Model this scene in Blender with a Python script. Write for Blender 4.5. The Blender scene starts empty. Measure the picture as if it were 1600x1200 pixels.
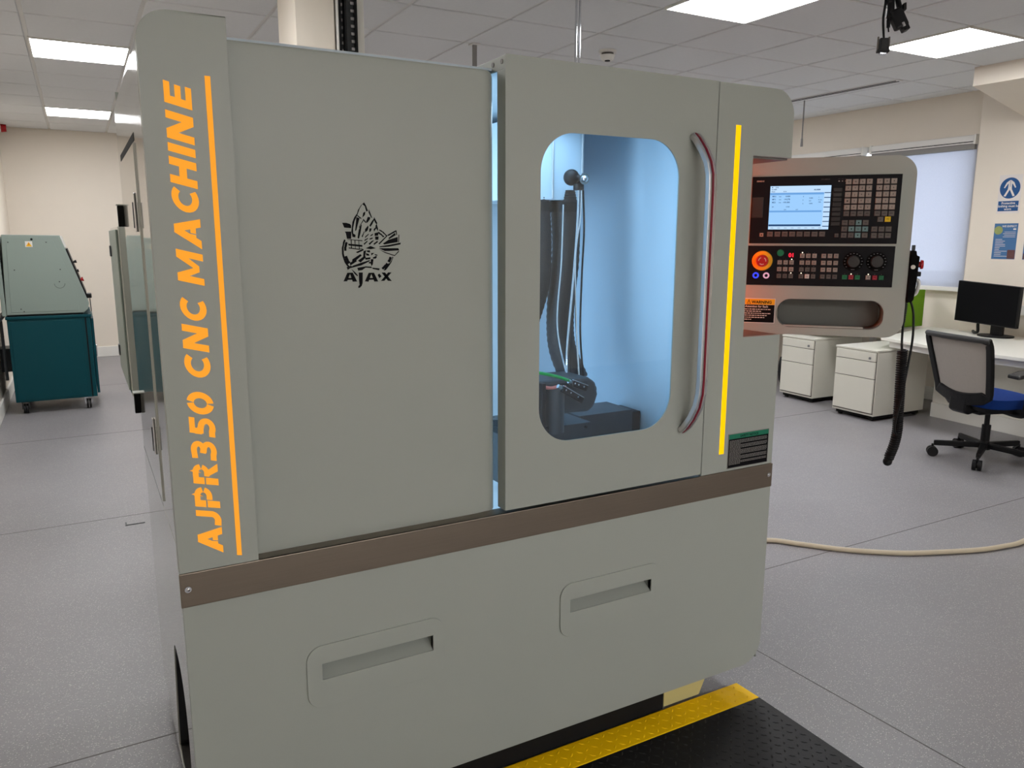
import bpy, bmesh, math, random
from mathutils import Vector, Matrix
random.seed(4)
SC = bpy.context.scene
COL = SC.collection
K = 1.45/1.42
H = 1.45
PI = math.pi
# ------------------------------------------------------------------ camera
yaw, pitch, roll = 0.503717843, -0.185238443, 0.00186043
cy, sy, cp, sp = math.cos(yaw), math.sin(yaw), math.cos(pitch), math.sin(pitch)
fw = Vector((sy*cp, cy*cp, sp)); rt = Vector((cy, -sy, 0)); up = rt.cross(fw)
r2 = rt*math.cos(roll)+up*math.sin(roll); u2 = up*math.cos(roll)-rt*math.sin(roll)
cam = bpy.data.cameras.new('camera'); cam.sensor_width = 36; cam.lens = 36*1216.32/1600; cam.clip_start = .05
co = bpy.data.objects.new('camera', cam); COL.objects.link(co)
M4 = Matrix((( r2.x, u2.x, -fw.x, 0), (r2.y, u2.y, -fw.y, 0), (r2.z, u2.z, -fw.z, H), (0, 0, 0, 1)))
co.matrix_world = M4
SC.camera = co
# ------------------------------------------------------------------ world, exposure
SC.view_settings.view_transform = 'Standard'; SC.view_settings.look = 'None'
SC.view_settings.gamma = 1; SC.view_settings.use_curve_mapping = False
SC.view_settings.exposure = 0.0
W = bpy.data.worlds.new('world'); SC.world = W; W.use_nodes = True
W.node_tree.nodes['Background'].inputs[0].default_value = (.93, .94, 1, 1)
W.node_tree.nodes['Background'].inputs[1].default_value = 3.7
LAMP = 30        # ceiling panel emission
SC.cycles.max_bounces = 8; SC.cycles.diffuse_bounces = 5; SC.cycles.transparent_max_bounces = 10
SC.cycles.sample_clamp_indirect = 4
SC.cycles.caustics_reflective = False; SC.cycles.caustics_refractive = False

# ------------------------------------------------------------------ materials
def srgb(c):
    return tuple((v/255/12.92 if v/255 <= .04045 else ((v/255+.055)/1.055)**2.4) for v in c)
def mat(name, col, rough=.5, metal=0, spec=.35, emit=None, es=1, noise=0, nscale=8, bump=0, bscale=60, coat=0, brushed=False):
    m = bpy.data.materials.new(name); m.use_nodes = True
    nt = m.node_tree; b = nt.nodes['Principled BSDF']
    c = (*srgb(col), 1)
    b.inputs['Base Color'].default_value = c; b.inputs['Roughness'].default_value = rough
    b.inputs['Metallic'].default_value = metal; b.inputs['Specular IOR Level'].default_value = spec
    if coat: b.inputs['Coat Weight'].default_value = coat; b.inputs['Coat Roughness'].default_value = .04
    if emit: b.inputs['Emission Color'].default_value = (*srgb(emit), 1); b.inputs['Emission Strength'].default_value = es
    tc = None
    def coords():
        t = nt.nodes.new('ShaderNodeTexCoord'); mp = nt.nodes.new('ShaderNodeMapping')
        if brushed: mp.inputs['Scale'].default_value = (1, 60, 60)
        nt.links.new(t.outputs['Object'], mp.inputs[0]); return mp.outputs[0]
    if noise:
        tc = coords()
        n = nt.nodes.new('ShaderNodeTexNoise'); n.inputs['Scale'].default_value = nscale; n.inputs['Detail'].default_value = 5
        nt.links.new(tc, n.inputs['Vector'])
        mx = nt.nodes.new('ShaderNodeMix'); mx.data_type = 'RGBA'
        mx.inputs[6].default_value = tuple(min(1, v*(1-noise)) for v in c[:3])+(1,)
        mx.inputs[7].default_value = tuple(min(1, v*(1+noise)) for v in c[:3])+(1,)
        nt.links.new(n.outputs['Fac'], mx.inputs[0]); nt.links.new(mx.outputs[2], b.inputs['Base Color'])
        mr = nt.nodes.new('ShaderNodeMapRange'); mr.inputs[3].default_value = max(0, rough-.06); mr.inputs[4].default_value = min(1, rough+.06)
        nt.links.new(n.outputs['Fac'], mr.inputs[0]); nt.links.new(mr.outputs[0], b.inputs['Roughness'])
    if bump:
        tc = tc or coords()
        n2 = nt.nodes.new('ShaderNodeTexNoise'); n2.inputs['Scale'].default_value = bscale; n2.inputs['Detail'].default_value = 3
        bp = nt.nodes.new('ShaderNodeBump'); bp.inputs['Strength'].default_value = bump; bp.inputs['Distance'].default_value = .002
        nt.links.new(tc, n2.inputs['Vector']); nt.links.new(n2.outputs['Fac'], bp.inputs['Height']); nt.links.new(bp.outputs[0], b.inputs['Normal'])
    return m
def emis(name, col, s=1):
    m = bpy.data.materials.new(name); m.use_nodes = True; nt = m.node_tree
    nt.nodes.remove(nt.nodes['Principled BSDF'])
    e = nt.nodes.new('ShaderNodeEmission'); e.inputs[0].default_value = (*srgb(col), 1); e.inputs[1].default_value = s
    nt.links.new(e.outputs[0], nt.nodes['Material Output'].inputs[0]); return m
M = {}
M['wall'] = mat('wall_paint', (224, 215, 201), .85, noise=.02, bump=.05, bscale=150)
M['wallf'] = mat('wall_paint_front', (120, 116, 112), .85, noise=.03)
M['tile'] = mat('ceiling_tile', (216, 217, 217), .9, noise=.04, nscale=40, bump=.25, bscale=220)
M['bar'] = mat('ceiling_bar', (212, 210, 206), .6, noise=.02)
M['lamp'] = emis('lamp_diffuser', (252, 252, 255), LAMP)
M['white'] = mat('white_plastic', (225, 223, 216), .45, noise=.02)
M['lam'] = mat('white_laminate', (226, 224, 214), .38, noise=.02)
M['cab'] = mat('white_steel', (206, 204, 192), .4, noise=.02)
M['grey'] = mat('machine_grey', (161, 166, 159), .36, noise=.02, nscale=3, bump=.06, bscale=300)
M['grey_side'] = mat('machine_side_grey', (178, 180, 172), .13, spec=.9, noise=.015, nscale=3, coat=.8)
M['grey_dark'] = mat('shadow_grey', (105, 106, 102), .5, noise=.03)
M['steel'] = mat('brushed_steel', (128, 118, 106), .36, metal=.85, noise=.10, nscale=5, brushed=True, bump=.1, bscale=20)
M['alu'] = mat('aluminium', (196, 194, 194), .34, metal=.75, noise=.02)
M['chrome'] = mat('chrome', (220, 222, 226), .12, metal=1, noise=.02)
M['black'] = mat('black_plastic', (9, 9, 11), .45, spec=.25, noise=.15, bump=.1)
M['mblack'] = mat('matt_black', (5, 5, 6), .8, spec=.12, noise=.2)
M['panelblk'] = mat('panel_black', (15, 15, 20), .5, spec=.15, noise=.08)
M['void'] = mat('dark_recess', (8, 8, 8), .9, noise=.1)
M['red'] = mat('red_plastic', (170, 16, 22), .35, noise=.05)
M['crim'] = mat('crimson_stripe', (120, 14, 40), .4, noise=.05)
M['yel'] = mat('yellow_plastic', (232, 176, 20), .4, noise=.05)
M['matyel'] = mat('mat_yellow', (255, 200, 2), .6, spec=.2, noise=.07, nscale=20, bump=.2, bscale=120)
M['matblk'] = mat('mat_black', (20, 19, 19), .55, spec=.25, noise=.12, nscale=20, bump=.2, bscale=120)
M['key'] = mat('key_grey', (150, 142, 134), .5, noise=.05)
M['keyd'] = mat('key_dark', (92, 88, 84), .5, noise=.05)
M['keyb'] = mat('key_blue', (104, 138, 140), .5, noise=.04)
M['keyy'] = mat('key_yellow', (222, 190, 20), .5, noise=.04)
M['keyg'] = mat('key_green', (22, 108, 66), .5, noise=.04)
M['keyr'] = mat('key_red', (160, 40, 56), .5, noise=.04)
M['keyw'] = mat('key_white', (214, 212, 208), .5, noise=.02)
M['ink'] = mat('black_ink', (10, 10, 14), .6, spec=.1, noise=.05)
M['inkd'] = mat('grey_ink', (70, 66, 66), .6, noise=.05)
M['inkw'] = mat('white_ink', (215, 212, 208), .6, noise=.02)
M['inkg'] = mat('label_grey_ink', (130, 128, 126), .6, noise=.02)
M['teal'] = mat('teal_paint', (0, 62, 70), .5, spec=.2, noise=.05, nscale=4)
M['seafoam'] = mat('grey_green_paint', (132, 145, 138), .42, noise=.03, nscale=4)
M['rubber'] = mat('rubber', (8, 8, 10), .55, spec=.3, noise=.1)
M['mesh'] = mat('chair_mesh', (150, 144, 138), .9, noise=.06, nscale=60, bump=.6, bscale=500)
M['blue'] = mat('blue_fabric', (0, 48, 120), .9, noise=.1, nscale=90, bump=.5, bscale=400)
M['green'] = mat('green_fabric', (92, 132, 2), .85, noise=.06, nscale=60, bump=.3, bscale=300)
M['orange'] = emis('amber_backlight', (255, 166, 52), 1.0)
M['amber'] = emis('amber_strip', (255, 196, 10), 1.25)
M['glowor'] = emis('orange_led', (255, 96, 26), 85)
M['hose'] = mat('beige_hose', (196, 184, 160), .45, noise=.06, nscale=30)
M['scr'] = emis('screen_light', (160, 208, 255), 1.0)
M['scrw'] = emis('screen_white', (196, 226, 255), 1.0)
M['scrb'] = emis('screen_band', (112, 166, 226), 1.0)
M['scrd'] = emis('screen_dark', (52, 84, 130), .8)
M['ledred'] = emis('led_red', (255, 40, 60), 1.6)
M['ledw'] = emis('led_white', (255, 240, 210), 1.8)
M['ledblue'] = emis('led_blue', (60, 70, 255), 1.4)
M['ledpink'] = emis('led_pink', (235, 170, 190), .9)
M['seagreen'] = mat('green_button', (20, 120, 80), .35, noise=.05)
M['signblue'] = mat('sign_blue', (18, 74, 128), .5, noise=.03)
M['signlb'] = mat('poster_blue', (62, 104, 148), .5, noise=.05, nscale=20)
M['signw'] = mat('sign_white', (216, 210, 206), .5, noise=.02)
M['tealink'] = mat('sticker_green', (14, 112, 86), .5, noise=.04)
M['olive'] = mat('poster_green', (140, 150, 90), .6, noise=.2, nscale=60)
M['skin'] = mat('poster_brown', (92, 60, 60), .6, noise=.4, nscale=90)
M['inner'] = mat('chamber_paint', (200, 214, 224), .35, noise=.02, nscale=3)
M['conduit'] = mat('conduit_black', (20, 19, 22), .5, noise=.35, nscale=60, bump=.8, bscale=300)
M['castgrey'] = mat('cast_dark_grey', (58, 61, 64), .4, noise=.06)
M['hgreen'] = mat('green_tube', (20, 170, 80), .35, noise=.04)
M['hpink'] = mat('pink_tube', (226, 130, 120), .35, noise=.04)
M['cream'] = mat('foot_cream', (196, 188, 132), .5, noise=.04)
M['dial'] = mat('dial_black', (44, 44, 44), .45, noise=.05)
M['mark'] = mat('dial_mark', (120, 122, 124), .6, noise=.05)
# translucent roller blind
def blind_mat():
    m = bpy.data.materials.new('blind_fabric'); m.use_nodes = True; nt = m.node_tree
    nt.nodes.remove(nt.nodes['Principled BSDF'])
    a = nt.nodes.new('ShaderNodeBsdfTranslucent'); a.inputs[0].default_value = (.62, .64, .70, 1)
    d = nt.nodes.new('ShaderNodeBsdfDiffuse'); d.inputs[0].default_value = (.62, .62, .64, 1)
    t = nt.nodes.new('ShaderNodeBsdfTransparent'); t.inputs[0].default_value = (.9, .93, 1, 1)
    tc = nt.nodes.new('ShaderNodeTexCoord'); w = nt.nodes.new('ShaderNodeTexNoise'); w.inputs['Scale'].default_value = 260
    nt.links.new(tc.outputs['Object'], w.inputs[0])
    x = nt.nodes.new('ShaderNodeMixShader'); x.inputs[0].default_value = .35; nt.links.new(a.outputs[0], x.inputs[1]); nt.links.new(d.outputs[0], x.inputs[2])
    y = nt.nodes.new('ShaderNodeMixShader'); mr = nt.nodes.new('ShaderNodeMapRange'); mr.inputs[3].default_value = .12; mr.inputs[4].default_value = .30
    nt.links.new(w.outputs['Fac'], mr.inputs[0]); nt.links.new(mr.outputs[0], y.inputs[0])
    nt.links.new(x.outputs[0], y.inputs[1]); nt.links.new(t.outputs[0], y.inputs[2]); nt.links.new(y.outputs[0], nt.nodes['Material Output'].inputs[0])
    return m
M['blind'] = blind_mat()
def glass_mat(name, tint, refl=.9):
    m = bpy.data.materials.new(name); m.use_nodes = True; nt = m.node_tree
    nt.nodes.remove(nt.nodes['Principled BSDF'])
    t = nt.nodes.new('ShaderNodeBsdfTransparent'); t.inputs[0].default_value = (*tint, 1)
    g = nt.nodes.new('ShaderNodeBsdfGlossy'); g.inputs['Roughness'].default_value = .02; g.inputs[0].default_value = (refl, refl, refl, 1)
    lw = nt.nodes.new('ShaderNodeLayerWeight'); lw.inputs[0].default_value = .5
    pw = nt.nodes.new('ShaderNodeMath'); pw.operation = 'POWER'; pw.inputs[1].default_value = 5; nt.links.new(lw.outputs['Facing'], pw.inputs[0])
    f = nt.nodes.new('ShaderNodeMapRange'); f.inputs[3].default_value = .05; f.inputs[4].default_value = 1; nt.links.new(pw.outputs[0], f.inputs[0])
    x = nt.nodes.new('ShaderNodeMixShader'); nt.links.new(f.outputs[0], x.inputs[0]); nt.links.new(t.outputs[0], x.inputs[1]); nt.links.new(g.outputs[0], x.inputs[2])
    nt.links.new(x.outputs[0], nt.nodes['Material Output'].inputs[0]); return m
M['glass'] = glass_mat('door_glass', (.86, .94, 1.0))
M['wglass'] = glass_mat('window_glass', (.95, .98, 1.0))
def floor_mat():
    m = mat('vinyl_floor', (134, 131, 131), .42)
    nt = m.node_tree; b = nt.nodes['Principled BSDF']
    tc = nt.nodes.new('ShaderNodeTexCoord')
    n1 = nt.nodes.new('ShaderNodeTexNoise'); n1.inputs['Scale'].default_value = 1.3; n1.inputs['Detail'].default_value = 6
    nt.links.new(tc.outputs['Object'], n1.inputs['Vector'])
    r0 = nt.nodes.new('ShaderNodeValToRGB'); r0.color_ramp.elements[0].color = (*srgb((126, 124, 126)), 1); r0.color_ramp.elements[1].color = (*srgb((145, 143, 145)), 1)
    nt.links.new(n1.outputs['Fac'], r0.inputs[0])
    prev = r0.outputs[0]
    for sc_, th, colr, rnd in ((150, .13, (196, 192, 188), 1), (190, .11, (84, 80, 80), 1), (85, .10, (178, 172, 168), 1)):
        v = nt.nodes.new('ShaderNodeTexVoronoi'); v.inputs['Scale'].default_value = sc_
        mp = nt.nodes.new('ShaderNodeMapping'); mp.inputs['Rotation'].default_value = (0, 0, sc_); mp.inputs['Scale'].default_value = (1, 1.7, 1)
        nt.links.new(tc.outputs['Object'], mp.inputs[0]); nt.links.new(mp.outputs[0], v.inputs['Vector'])
        lt = nt.nodes.new('ShaderNodeMath'); lt.operation = 'LESS_THAN'; lt.inputs[1].default_value = th*1.9; nt.links.new(v.outputs['Distance'], lt.inputs[0])
        sep = nt.nodes.new('ShaderNodeSeparateColor'); nt.links.new(v.outputs['Color'], sep.inputs[0])
        gt = nt.nodes.new('ShaderNodeMath'); gt.operation = 'GREATER_THAN'; gt.inputs[1].default_value = .62; nt.links.new(sep.outputs[0], gt.inputs[0])
        mu = nt.nodes.new('ShaderNodeMath'); mu.operation = 'MULTIPLY'; nt.links.new(lt.outputs[0], mu.inputs[0]); nt.links.new(gt.outputs[0], mu.inputs[1])
        mx = nt.nodes.new('ShaderNodeMix'); mx.data_type = 'RGBA'; nt.links.new(mu.outputs[0], mx.inputs[0]); nt.links.new(prev, mx.inputs[6]); mx.inputs[7].default_value = (*srgb(colr), 1)
        prev = mx.outputs[2]
    nt.links.new(prev, b.inputs['Base Color'])
    bn = nt.nodes.new('ShaderNodeTexNoise'); bn.inputs['Scale'].default_value = 300; nt.links.new(tc.outputs['Object'], bn.inputs['Vector'])
    bp = nt.nodes.new('ShaderNodeBump'); bp.inputs['Strength'].default_value = .25; bp.inputs['Distance'].default_value = .001
    nt.links.new(bn.outputs['Fac'], bp.inputs['Height']); nt.links.new(bp.outputs[0], b.inputs['Normal'])
    return m
M['floor'] = floor_mat()
M['seam'] = mat('seam_weld', (92, 88, 87), .6, noise=.1)

# ------------------------------------------------------------------ geometry helpers
class MB:
    def __init__(s): s.b = bmesh.new()
    def box(s, x0, x1, y0, y1, z0, z1):
        m = Matrix.Translation(((x0+x1)/2, (y0+y1)/2, (z0+z1)/2)) @ Matrix.Diagonal((abs(x1-x0), abs(y1-y0), abs(z1-z0), 1))
        bmesh.ops.create_cube(s.b, size=1, matrix=m); return s
    def obox(s, c, ax, ay, az, sx, sy_, sz):
        m = Matrix((( ax[0]*sx, ay[0]*sy_, az[0]*sz, c[0]), (ax[1]*sx, ay[1]*sy_, az[1]*sz, c[1]), (ax[2]*sx, ay[2]*sy_, az[2]*sz, c[2]), (0, 0, 0, 1)))
        bmesh.ops.create_cube(s.b, size=1, matrix=m); return s
    def bar(s, a, b, w, d=None, upv=(0, 0, 1)):
        a = Vector(a); b = Vector(b); z = (b-a); L = z.length; z.normalize(); u = Vector(upv)
        if abs(z.dot(u)) > .98: u = Vector((1, 0, 0))
        x = u.cross(z).normalized(); y = z.cross(x)
        return s.obox((a+b)/2, x, y, z, w, d or w, L)
    def cyl(s, a, b, r, r2=None, seg=20, caps=True):
        a = Vector(a); b = Vector(b); d = b-a
        q = Vector((0, 0, 1)).rotation_difference(d)
        m = Matrix.Translation((a+b)/2) @ q.to_matrix().to_4x4()
        bmesh.ops.create_cone(s.b, cap_ends=caps, segments=seg, radius1=r, radius2=r if r2 is None else r2, depth=d.length, matrix=m); return s
    def ball(s, c, r, seg=16, sc=(1, 1, 1)):
        bmesh.ops.create_uvsphere(s.b, u_segments=seg, v_segments=seg//2+2, radius=r, matrix=Matrix.Translation(c) @ Matrix.Diagonal((*sc, 1))); return s
    def tube(s, pts, r, seg=10, closed=False, rs=None):
        pts = [Vector(p) for p in pts]; n = len(pts); rings = []; prev = None
        for i, p in enumerate(pts):
            if closed: t = pts[(i+1) % n]-pts[i-1]
            else: t = pts[min(i+1, n-1)]-pts[max(i-1, 0)]
            t.normalize()
            if prev is None:
                x = t.orthogonal().normalized()
            else:
                x = (prev-t*prev.dot(t)).normalized()
            prev = x; y = t.cross(x); rr = rs[i] if rs else r
            rings.append([s.b.verts.new(p+x*rr*math.cos(2*PI*k/seg)+y*rr*math.sin(2*PI*k/seg)) for k in range(seg)])
        m = n if closed else n-1
        for i in range(m):
            A, B = rings[i], rings[(i+1) % n]
            for k in range(seg): s.b.faces.new((A[k], A[(k+1) % seg], B[(k+1) % seg], B[k]))
        if not closed: s.b.faces.new(rings[0][::-1]); s.b.faces.new(rings[-1])
        return s
    def poly(s, pts):
        s.b.faces.new([s.b.verts.new(p) for p in pts]); return s
    def prism(s, pts, off):
        """extrude a planar polygon by the vector off"""
        off = Vector(off); a = [s.b.verts.new(p) for p in pts]; b = [s.b.verts.new(Vector(p)+off) for p in pts]
        n = len(a); s.b.faces.new(a); s.b.faces.new(b[::-1])
        for i in range(n): s.b.faces.new((a[i], b[i], b[(i+1) % n], a[(i+1) % n]))
        return s
    def plate(s, outer, holes, t, fn):
        """flat plate with holes: 2D loops filled by a curve; fn maps (a, b, w) to 3D, w in -t/2..t/2"""
        cu = bpy.data.curves.new('tmp', 'CURVE'); cu.dimensions = '2D'; cu.fill_mode = 'BOTH'; cu.extrude = t/2
        for loop in [outer]+list(holes):
            sp_ = cu.splines.new('POLY'); sp_.points.add(len(loop)-1)
            for i, p in enumerate(loop): sp_.points[i].co = (p[0], p[1], 0, 1)
            sp_.use_cyclic_u = True
        ob = bpy.data.objects.new('tmp', cu); me = bpy.data.meshes.new_from_object(ob)
        bb = bmesh.new(); bb.from_mesh(me)
        for v in bb.verts: v.co = Vector(fn(v.co.x, v.co.y, v.co.z))
        bmesh.ops.remove_doubles(bb, verts=bb.verts, dist=1e-6)
        bmesh.ops.recalc_face_normals(bb, faces=bb.faces)
        me2 = bpy.data.meshes.new('t2'); bb.to_mesh(me2); bb.free(); s.b.from_mesh(me2)
        bpy.data.meshes.remove(me2); bpy.data.meshes.remove(me); bpy.data.objects.remove(ob); bpy.data.curves.remove(cu)
        return s
    def mesh(s, name, k=1, org=(0, 0, 0), smooth=False):
        bmesh.ops.recalc_face_normals(s.b, faces=s.b.faces)
        if smooth:
            for f in s.b.faces: f.smooth = True
            for e in s.b.edges:
                if len(e.link_faces) == 2 and e.calc_face_angle(0) > .7: e.smooth = False
        o = Vector(org)
        for v in s.b.verts: v.co = v.co*k-o
        me = bpy.data.meshes.new(name); s.b.to_mesh(me); s.b.free(); return me
CUR = {'k': 1.0, 'org': (0, 0, 0)}
def done(mb, name, mt, parent=None, bevel=0, smooth=False, loc=None, kind=None, label=None):
    me = mb.mesh(name, CUR['k'], CUR['org'], smooth)
    o = bpy.data.objects.new(name, me); COL.objects.link(o); me.materials.append(M[mt] if isinstance(mt, str) else mt)
    if parent: o.parent = parent
    if loc: o.location = loc
    if bevel:
        bv = o.modifiers.new('bevel', 'BEVEL'); bv.width = bevel; bv.segments = 2; bv.limit_method = 'ANGLE'; bv.angle_limit = .6
        bv.harden_normals = False
        for p in me.polygons: p.use_smooth = False
    if kind: o['kind'] = kind
    if label: o['label'] = label
    return o
def tag(o, label, cat, group=None):
    o['label'] = label; o['category'] = cat
    if group: o['group'] = group
    return o
def empty(name, loc, label, cat, group=None, rz=0):
    o = bpy.data.objects.new(name, None); COL.objects.link(o); o.location = loc; o.rotation_euler = (0, 0, rz)
    o.empty_display_size = .1
    return tag(o, label, cat, group)
def struct(o): o['kind'] = 'structure'; return o
def share(src, name, loc, parent, mt=None):
    o = bpy.data.objects.new(name, src.data); COL.objects.link(o); o.parent = parent; o.location = loc; return o
def rr(x0, x1, z0, z1, r, n=8):
    """rounded rectangle; r = number or (bl, br, tr, tl)"""
    if not isinstance(r, (tuple, list)): r = (r,)*4
    out = []
    for (cx, cz, a0, q) in ((x0, z0, 180, r[0]), (x1, z0, 270, r[1]), (x1, z1, 0, r[2]), (x0, z1, 90, r[3])):
        sx = 1 if cx == x0 else -1; sz = 1 if cz == z0 else -1
        if q <= 0: out.append((cx, cz)); continue
        for i in range(n+1):
            a = math.radians(a0+90*i/n); out.append((cx+sx*q+q*math.cos(a), cz+sz*q+q*math.sin(a)))
    return out
def fy(y): return lambda a, b, w: (a, y+w, b)       # plate standing across y
def fx(x): return lambda a, b, w: (x+w, a, b)       # plate standing across x (a = y)
def catmull(P, n=8):
    P = [Vector(p) for p in P]; out = []
    for i in range(len(P)-1):
        a = P[max(i-1, 0)]; b = P[i]; c = P[i+1]; d = P[min(i+2, len(P)-1)]
        for k in range(n):
            t = k/n; out.append(.5*((2*b)+(c-a)*t+(2*a-5*b+4*c-d)*t*t+(3*b-a-3*c+d)*t**3))
    out.append(P[-1]); return out
def text_mesh(mb, s, size, fn, bold=0, align='LEFT', t=0):
    cu = bpy.data.curves.new('txt', 'FONT'); cu.body = s; cu.size = size; cu.offset = bold; cu.align_x = align; cu.resolution_u = 3; cu.extrude = t
    ob = bpy.data.objects.new('txt', cu); me = bpy.data.meshes.new_from_object(ob)
    bb = bmesh.new(); bb.from_mesh(me)
    for v in bb.verts: v.co = Vector(fn(v.co.x, v.co.y, v.co.z))
    m2 = bpy.data.meshes.new('t'); bb.to_mesh(m2); bb.free(); mb.b.from_mesh(m2)
    bpy.data.meshes.remove(m2); bpy.data.meshes.remove(me); bpy.data.objects.remove(ob); bpy.data.curves.remove(cu)
# ================================================================== ROOM
CZ = 2.675
BACK, FRONT, LEFT, RIGHT = 10.8, -4.0, -.66, 6.75
fl = struct(done(MB().box(LEFT-.1, RIGHT+.1, FRONT-.1, BACK+.1, -.1, 0), 'floor', 'floor'))
for ys in (.28, 2.31, 4.42, 6.45, 8.64):
    done(MB().box(LEFT, RIGHT, ys-.0022, ys+.0022, 0, .0006), 'weld_seam', 'seam', fl)
done(MB().prism([(2.0, 1.95, .0003), (2.004, 1.95, .0003), (2.05, 1.0, .0003), (2.046, 1.0, .0003)], (0, 0, .0004)), 'weld_seam', 'seam', fl)
ce = struct(done(MB().box(LEFT, RIGHT, FRONT, BACK, CZ+.009, CZ+.08), 'ceiling', 'bar'))
XL = [-.66, -.16, .425, 1.06, 1.675, 2.275, 2.9, 3.5, 4.1, 4.7, 5.3, 5.9, 6.5, 6.75]
YL = [10.8, 10.17, 9.57, 8.97, 8.37, 7.77, 7.17, 6.57, 5.97, 5.37, 4.77, 4.17, 3.57, 2.97, 2.37, 1.77, 1.17, .57, -.03, -.63, -1.23, -1.83, -2.43, -3.03, -3.63, -4.0]
LIGHTS = {(1, 7): 'white LED panel above the aisle left of the machine, the nearer one',
          (1, 2): 'white LED panel above the aisle left of the machine, near the back wall',
          (6, 12): 'bright LED panel cut off by the top of the photo',
          (9, 12): 'bright LED panel behind the hanging black plugs',
          (1, 12): 'ceiling panel just above the left aisle, beyond the top edge of the photo',
          (6, 7): 'added ceiling panel, unseen behind the top of the machine, the nearer one',  # added unseen panels, put in to light the walls
          (6, 2): 'added ceiling panel, unseen behind the top of the machine, near the far wall',
          (9, 7): 'added ceiling panel, unseen behind the console side of the machine',
          (9, 2): 'added ceiling panel in the far right corner, hidden by the machine',
          (1, 22): 'added ceiling fill panel behind the photographer, leftmost of its row',  # added unseen rows behind the camera, placed as fill for the machine front
          (3, 22): 'added ceiling fill panel behind the photographer, second from the left wall',
          (7, 22): 'added ceiling fill panel behind the photographer, nearest the window side',
          (2, 23): 'added ceiling fill panel against the wall behind the photographer, leftmost',
          (4, 23): 'added ceiling fill panel against the wall behind the photographer, middle one',
          (6, 23): 'added ceiling fill panel against the wall behind the photographer, rightmost'}
tile_me = {}
def tile_mesh(w, d):
    key = (round(w, 3), round(d, 3))
    if key not in tile_me:
        mb = MB(); gx, gy = .012, .0085
        a = [(-w/2+gx, -d/2+gy), (w/2-gx, -d/2+gy), (w/2-gx, d/2-gy), (-w/2+gx, d/2-gy)]
        c = .004
        b = [(x-math.copysign(c, x), y-math.copysign(c, y)) for x, y in a]
        top = [mb.b.verts.new((x, y, .011)) for x, y in a]; mid = [mb.b.verts.new((x, y, .004)) for x, y in a]; bot = [mb.b.verts.new((x, y, 0)) for x, y in b]
        for r0, r1 in ((top, mid), (mid, bot)):
            for i in range(4): mb.b.faces.new((r0[i], r0[(i+1) % 4], r1[(i+1) % 4], r1[i]))
        mb.b.faces.new(bot); mb.b.faces.new(top[::-1])
        me = mb.mesh('ceiling_tile'); me.materials.append(M['tile']); tile_me[key] = me
    return tile_me[key]
def ceiling_light(x0, x1, y0, y1, label):
    cx, cyy = (x0+x1)/2, (y0+y1)/2
    r = empty('ceiling_light', (cx, cyy, CZ+.01), label, 'light', 'square LED panels set in the ceiling grid')
    w, d = (x1-x0)/2, (y1-y0)/2
    mb = MB(); t = .014
    for a in ((-w+.004, -w+t, -d+.004, d-.004), (w-t, w-.004, -d+.004, d-.004), (-w+t, w-t, -d+.004, -d+t), (-w+t, w-t, d-t, d-.004)): mb.box(a[0], a[1], a[2], a[3], -.016, -.001)
    done(mb, 'frame', 'white', r)
    done(MB().box(-w+t, w-t, -d+t, d-t, -.012, -.004), 'diffuser', 'lamp', r)
behind = MB(); nb = 0
for i in range(13):
    for j in range(25):
        x0, x1, y1, y0 = XL[i], XL[i+1], YL[j], YL[j+1]
        if (i, j) in LIGHTS:
            lab = LIGHTS[(i, j)]
            ceiling_light(x0, x1, y0, y1, lab); continue
        w, d = x1-x0, y1-y0
        vis = y0 > 1.7 and not (x0 > 4.6 and y0 < 2.3)
        if vis:
            o = bpy.data.objects.new('ceiling_tile', tile_mesh(w, d)); COL.objects.link(o); o.parent = ce; o.location = ((x0+x1)/2, (y0+y1)/2, CZ)
        else:
            behind.box(x0+.012, x1-.012, y0+.007, y1-.007, CZ, CZ+.01)
bt = done(behind, 'rear_ceiling_tiles', 'tile', ce, kind='stuff')
# linear slot diffuser + dark slot in ceiling
def fixture(name, x0, x1, y0, y1, mt, label, cat):
    o = empty(name, ((x0+x1)/2, (y0+y1)/2, CZ), label, cat)
    dx, dy = (x1-x0)/2, (y1-y0)/2
    done(MB().box(-dx, dx, -dy, dy, -.006, .0), 'flange', 'bar', o)
    if dy > dx:
        for k in (-1, 1): done(MB().box(k*dx*.5-.006, k*dx*.5+.006, -dy+.02, dy-.02, -.010, -.006), 'slot', mt, o)
    else:
        done(MB().box(-dx+.01, dx-.01, -dy+.008, dy-.008, -.009, -.006), 'slot', mt, o)
fixture('slot_diffuser', 5.72, 5.80, 4.17, 5.90, 'inkd', 'long narrow air slot in the ceiling beside the window wall', 'vent')
fixture('ceiling_slot', 1.78, 2.24, 5.43, 5.50, 'void', 'short dark air slot in the ceiling right of the column', 'vent')

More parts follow.
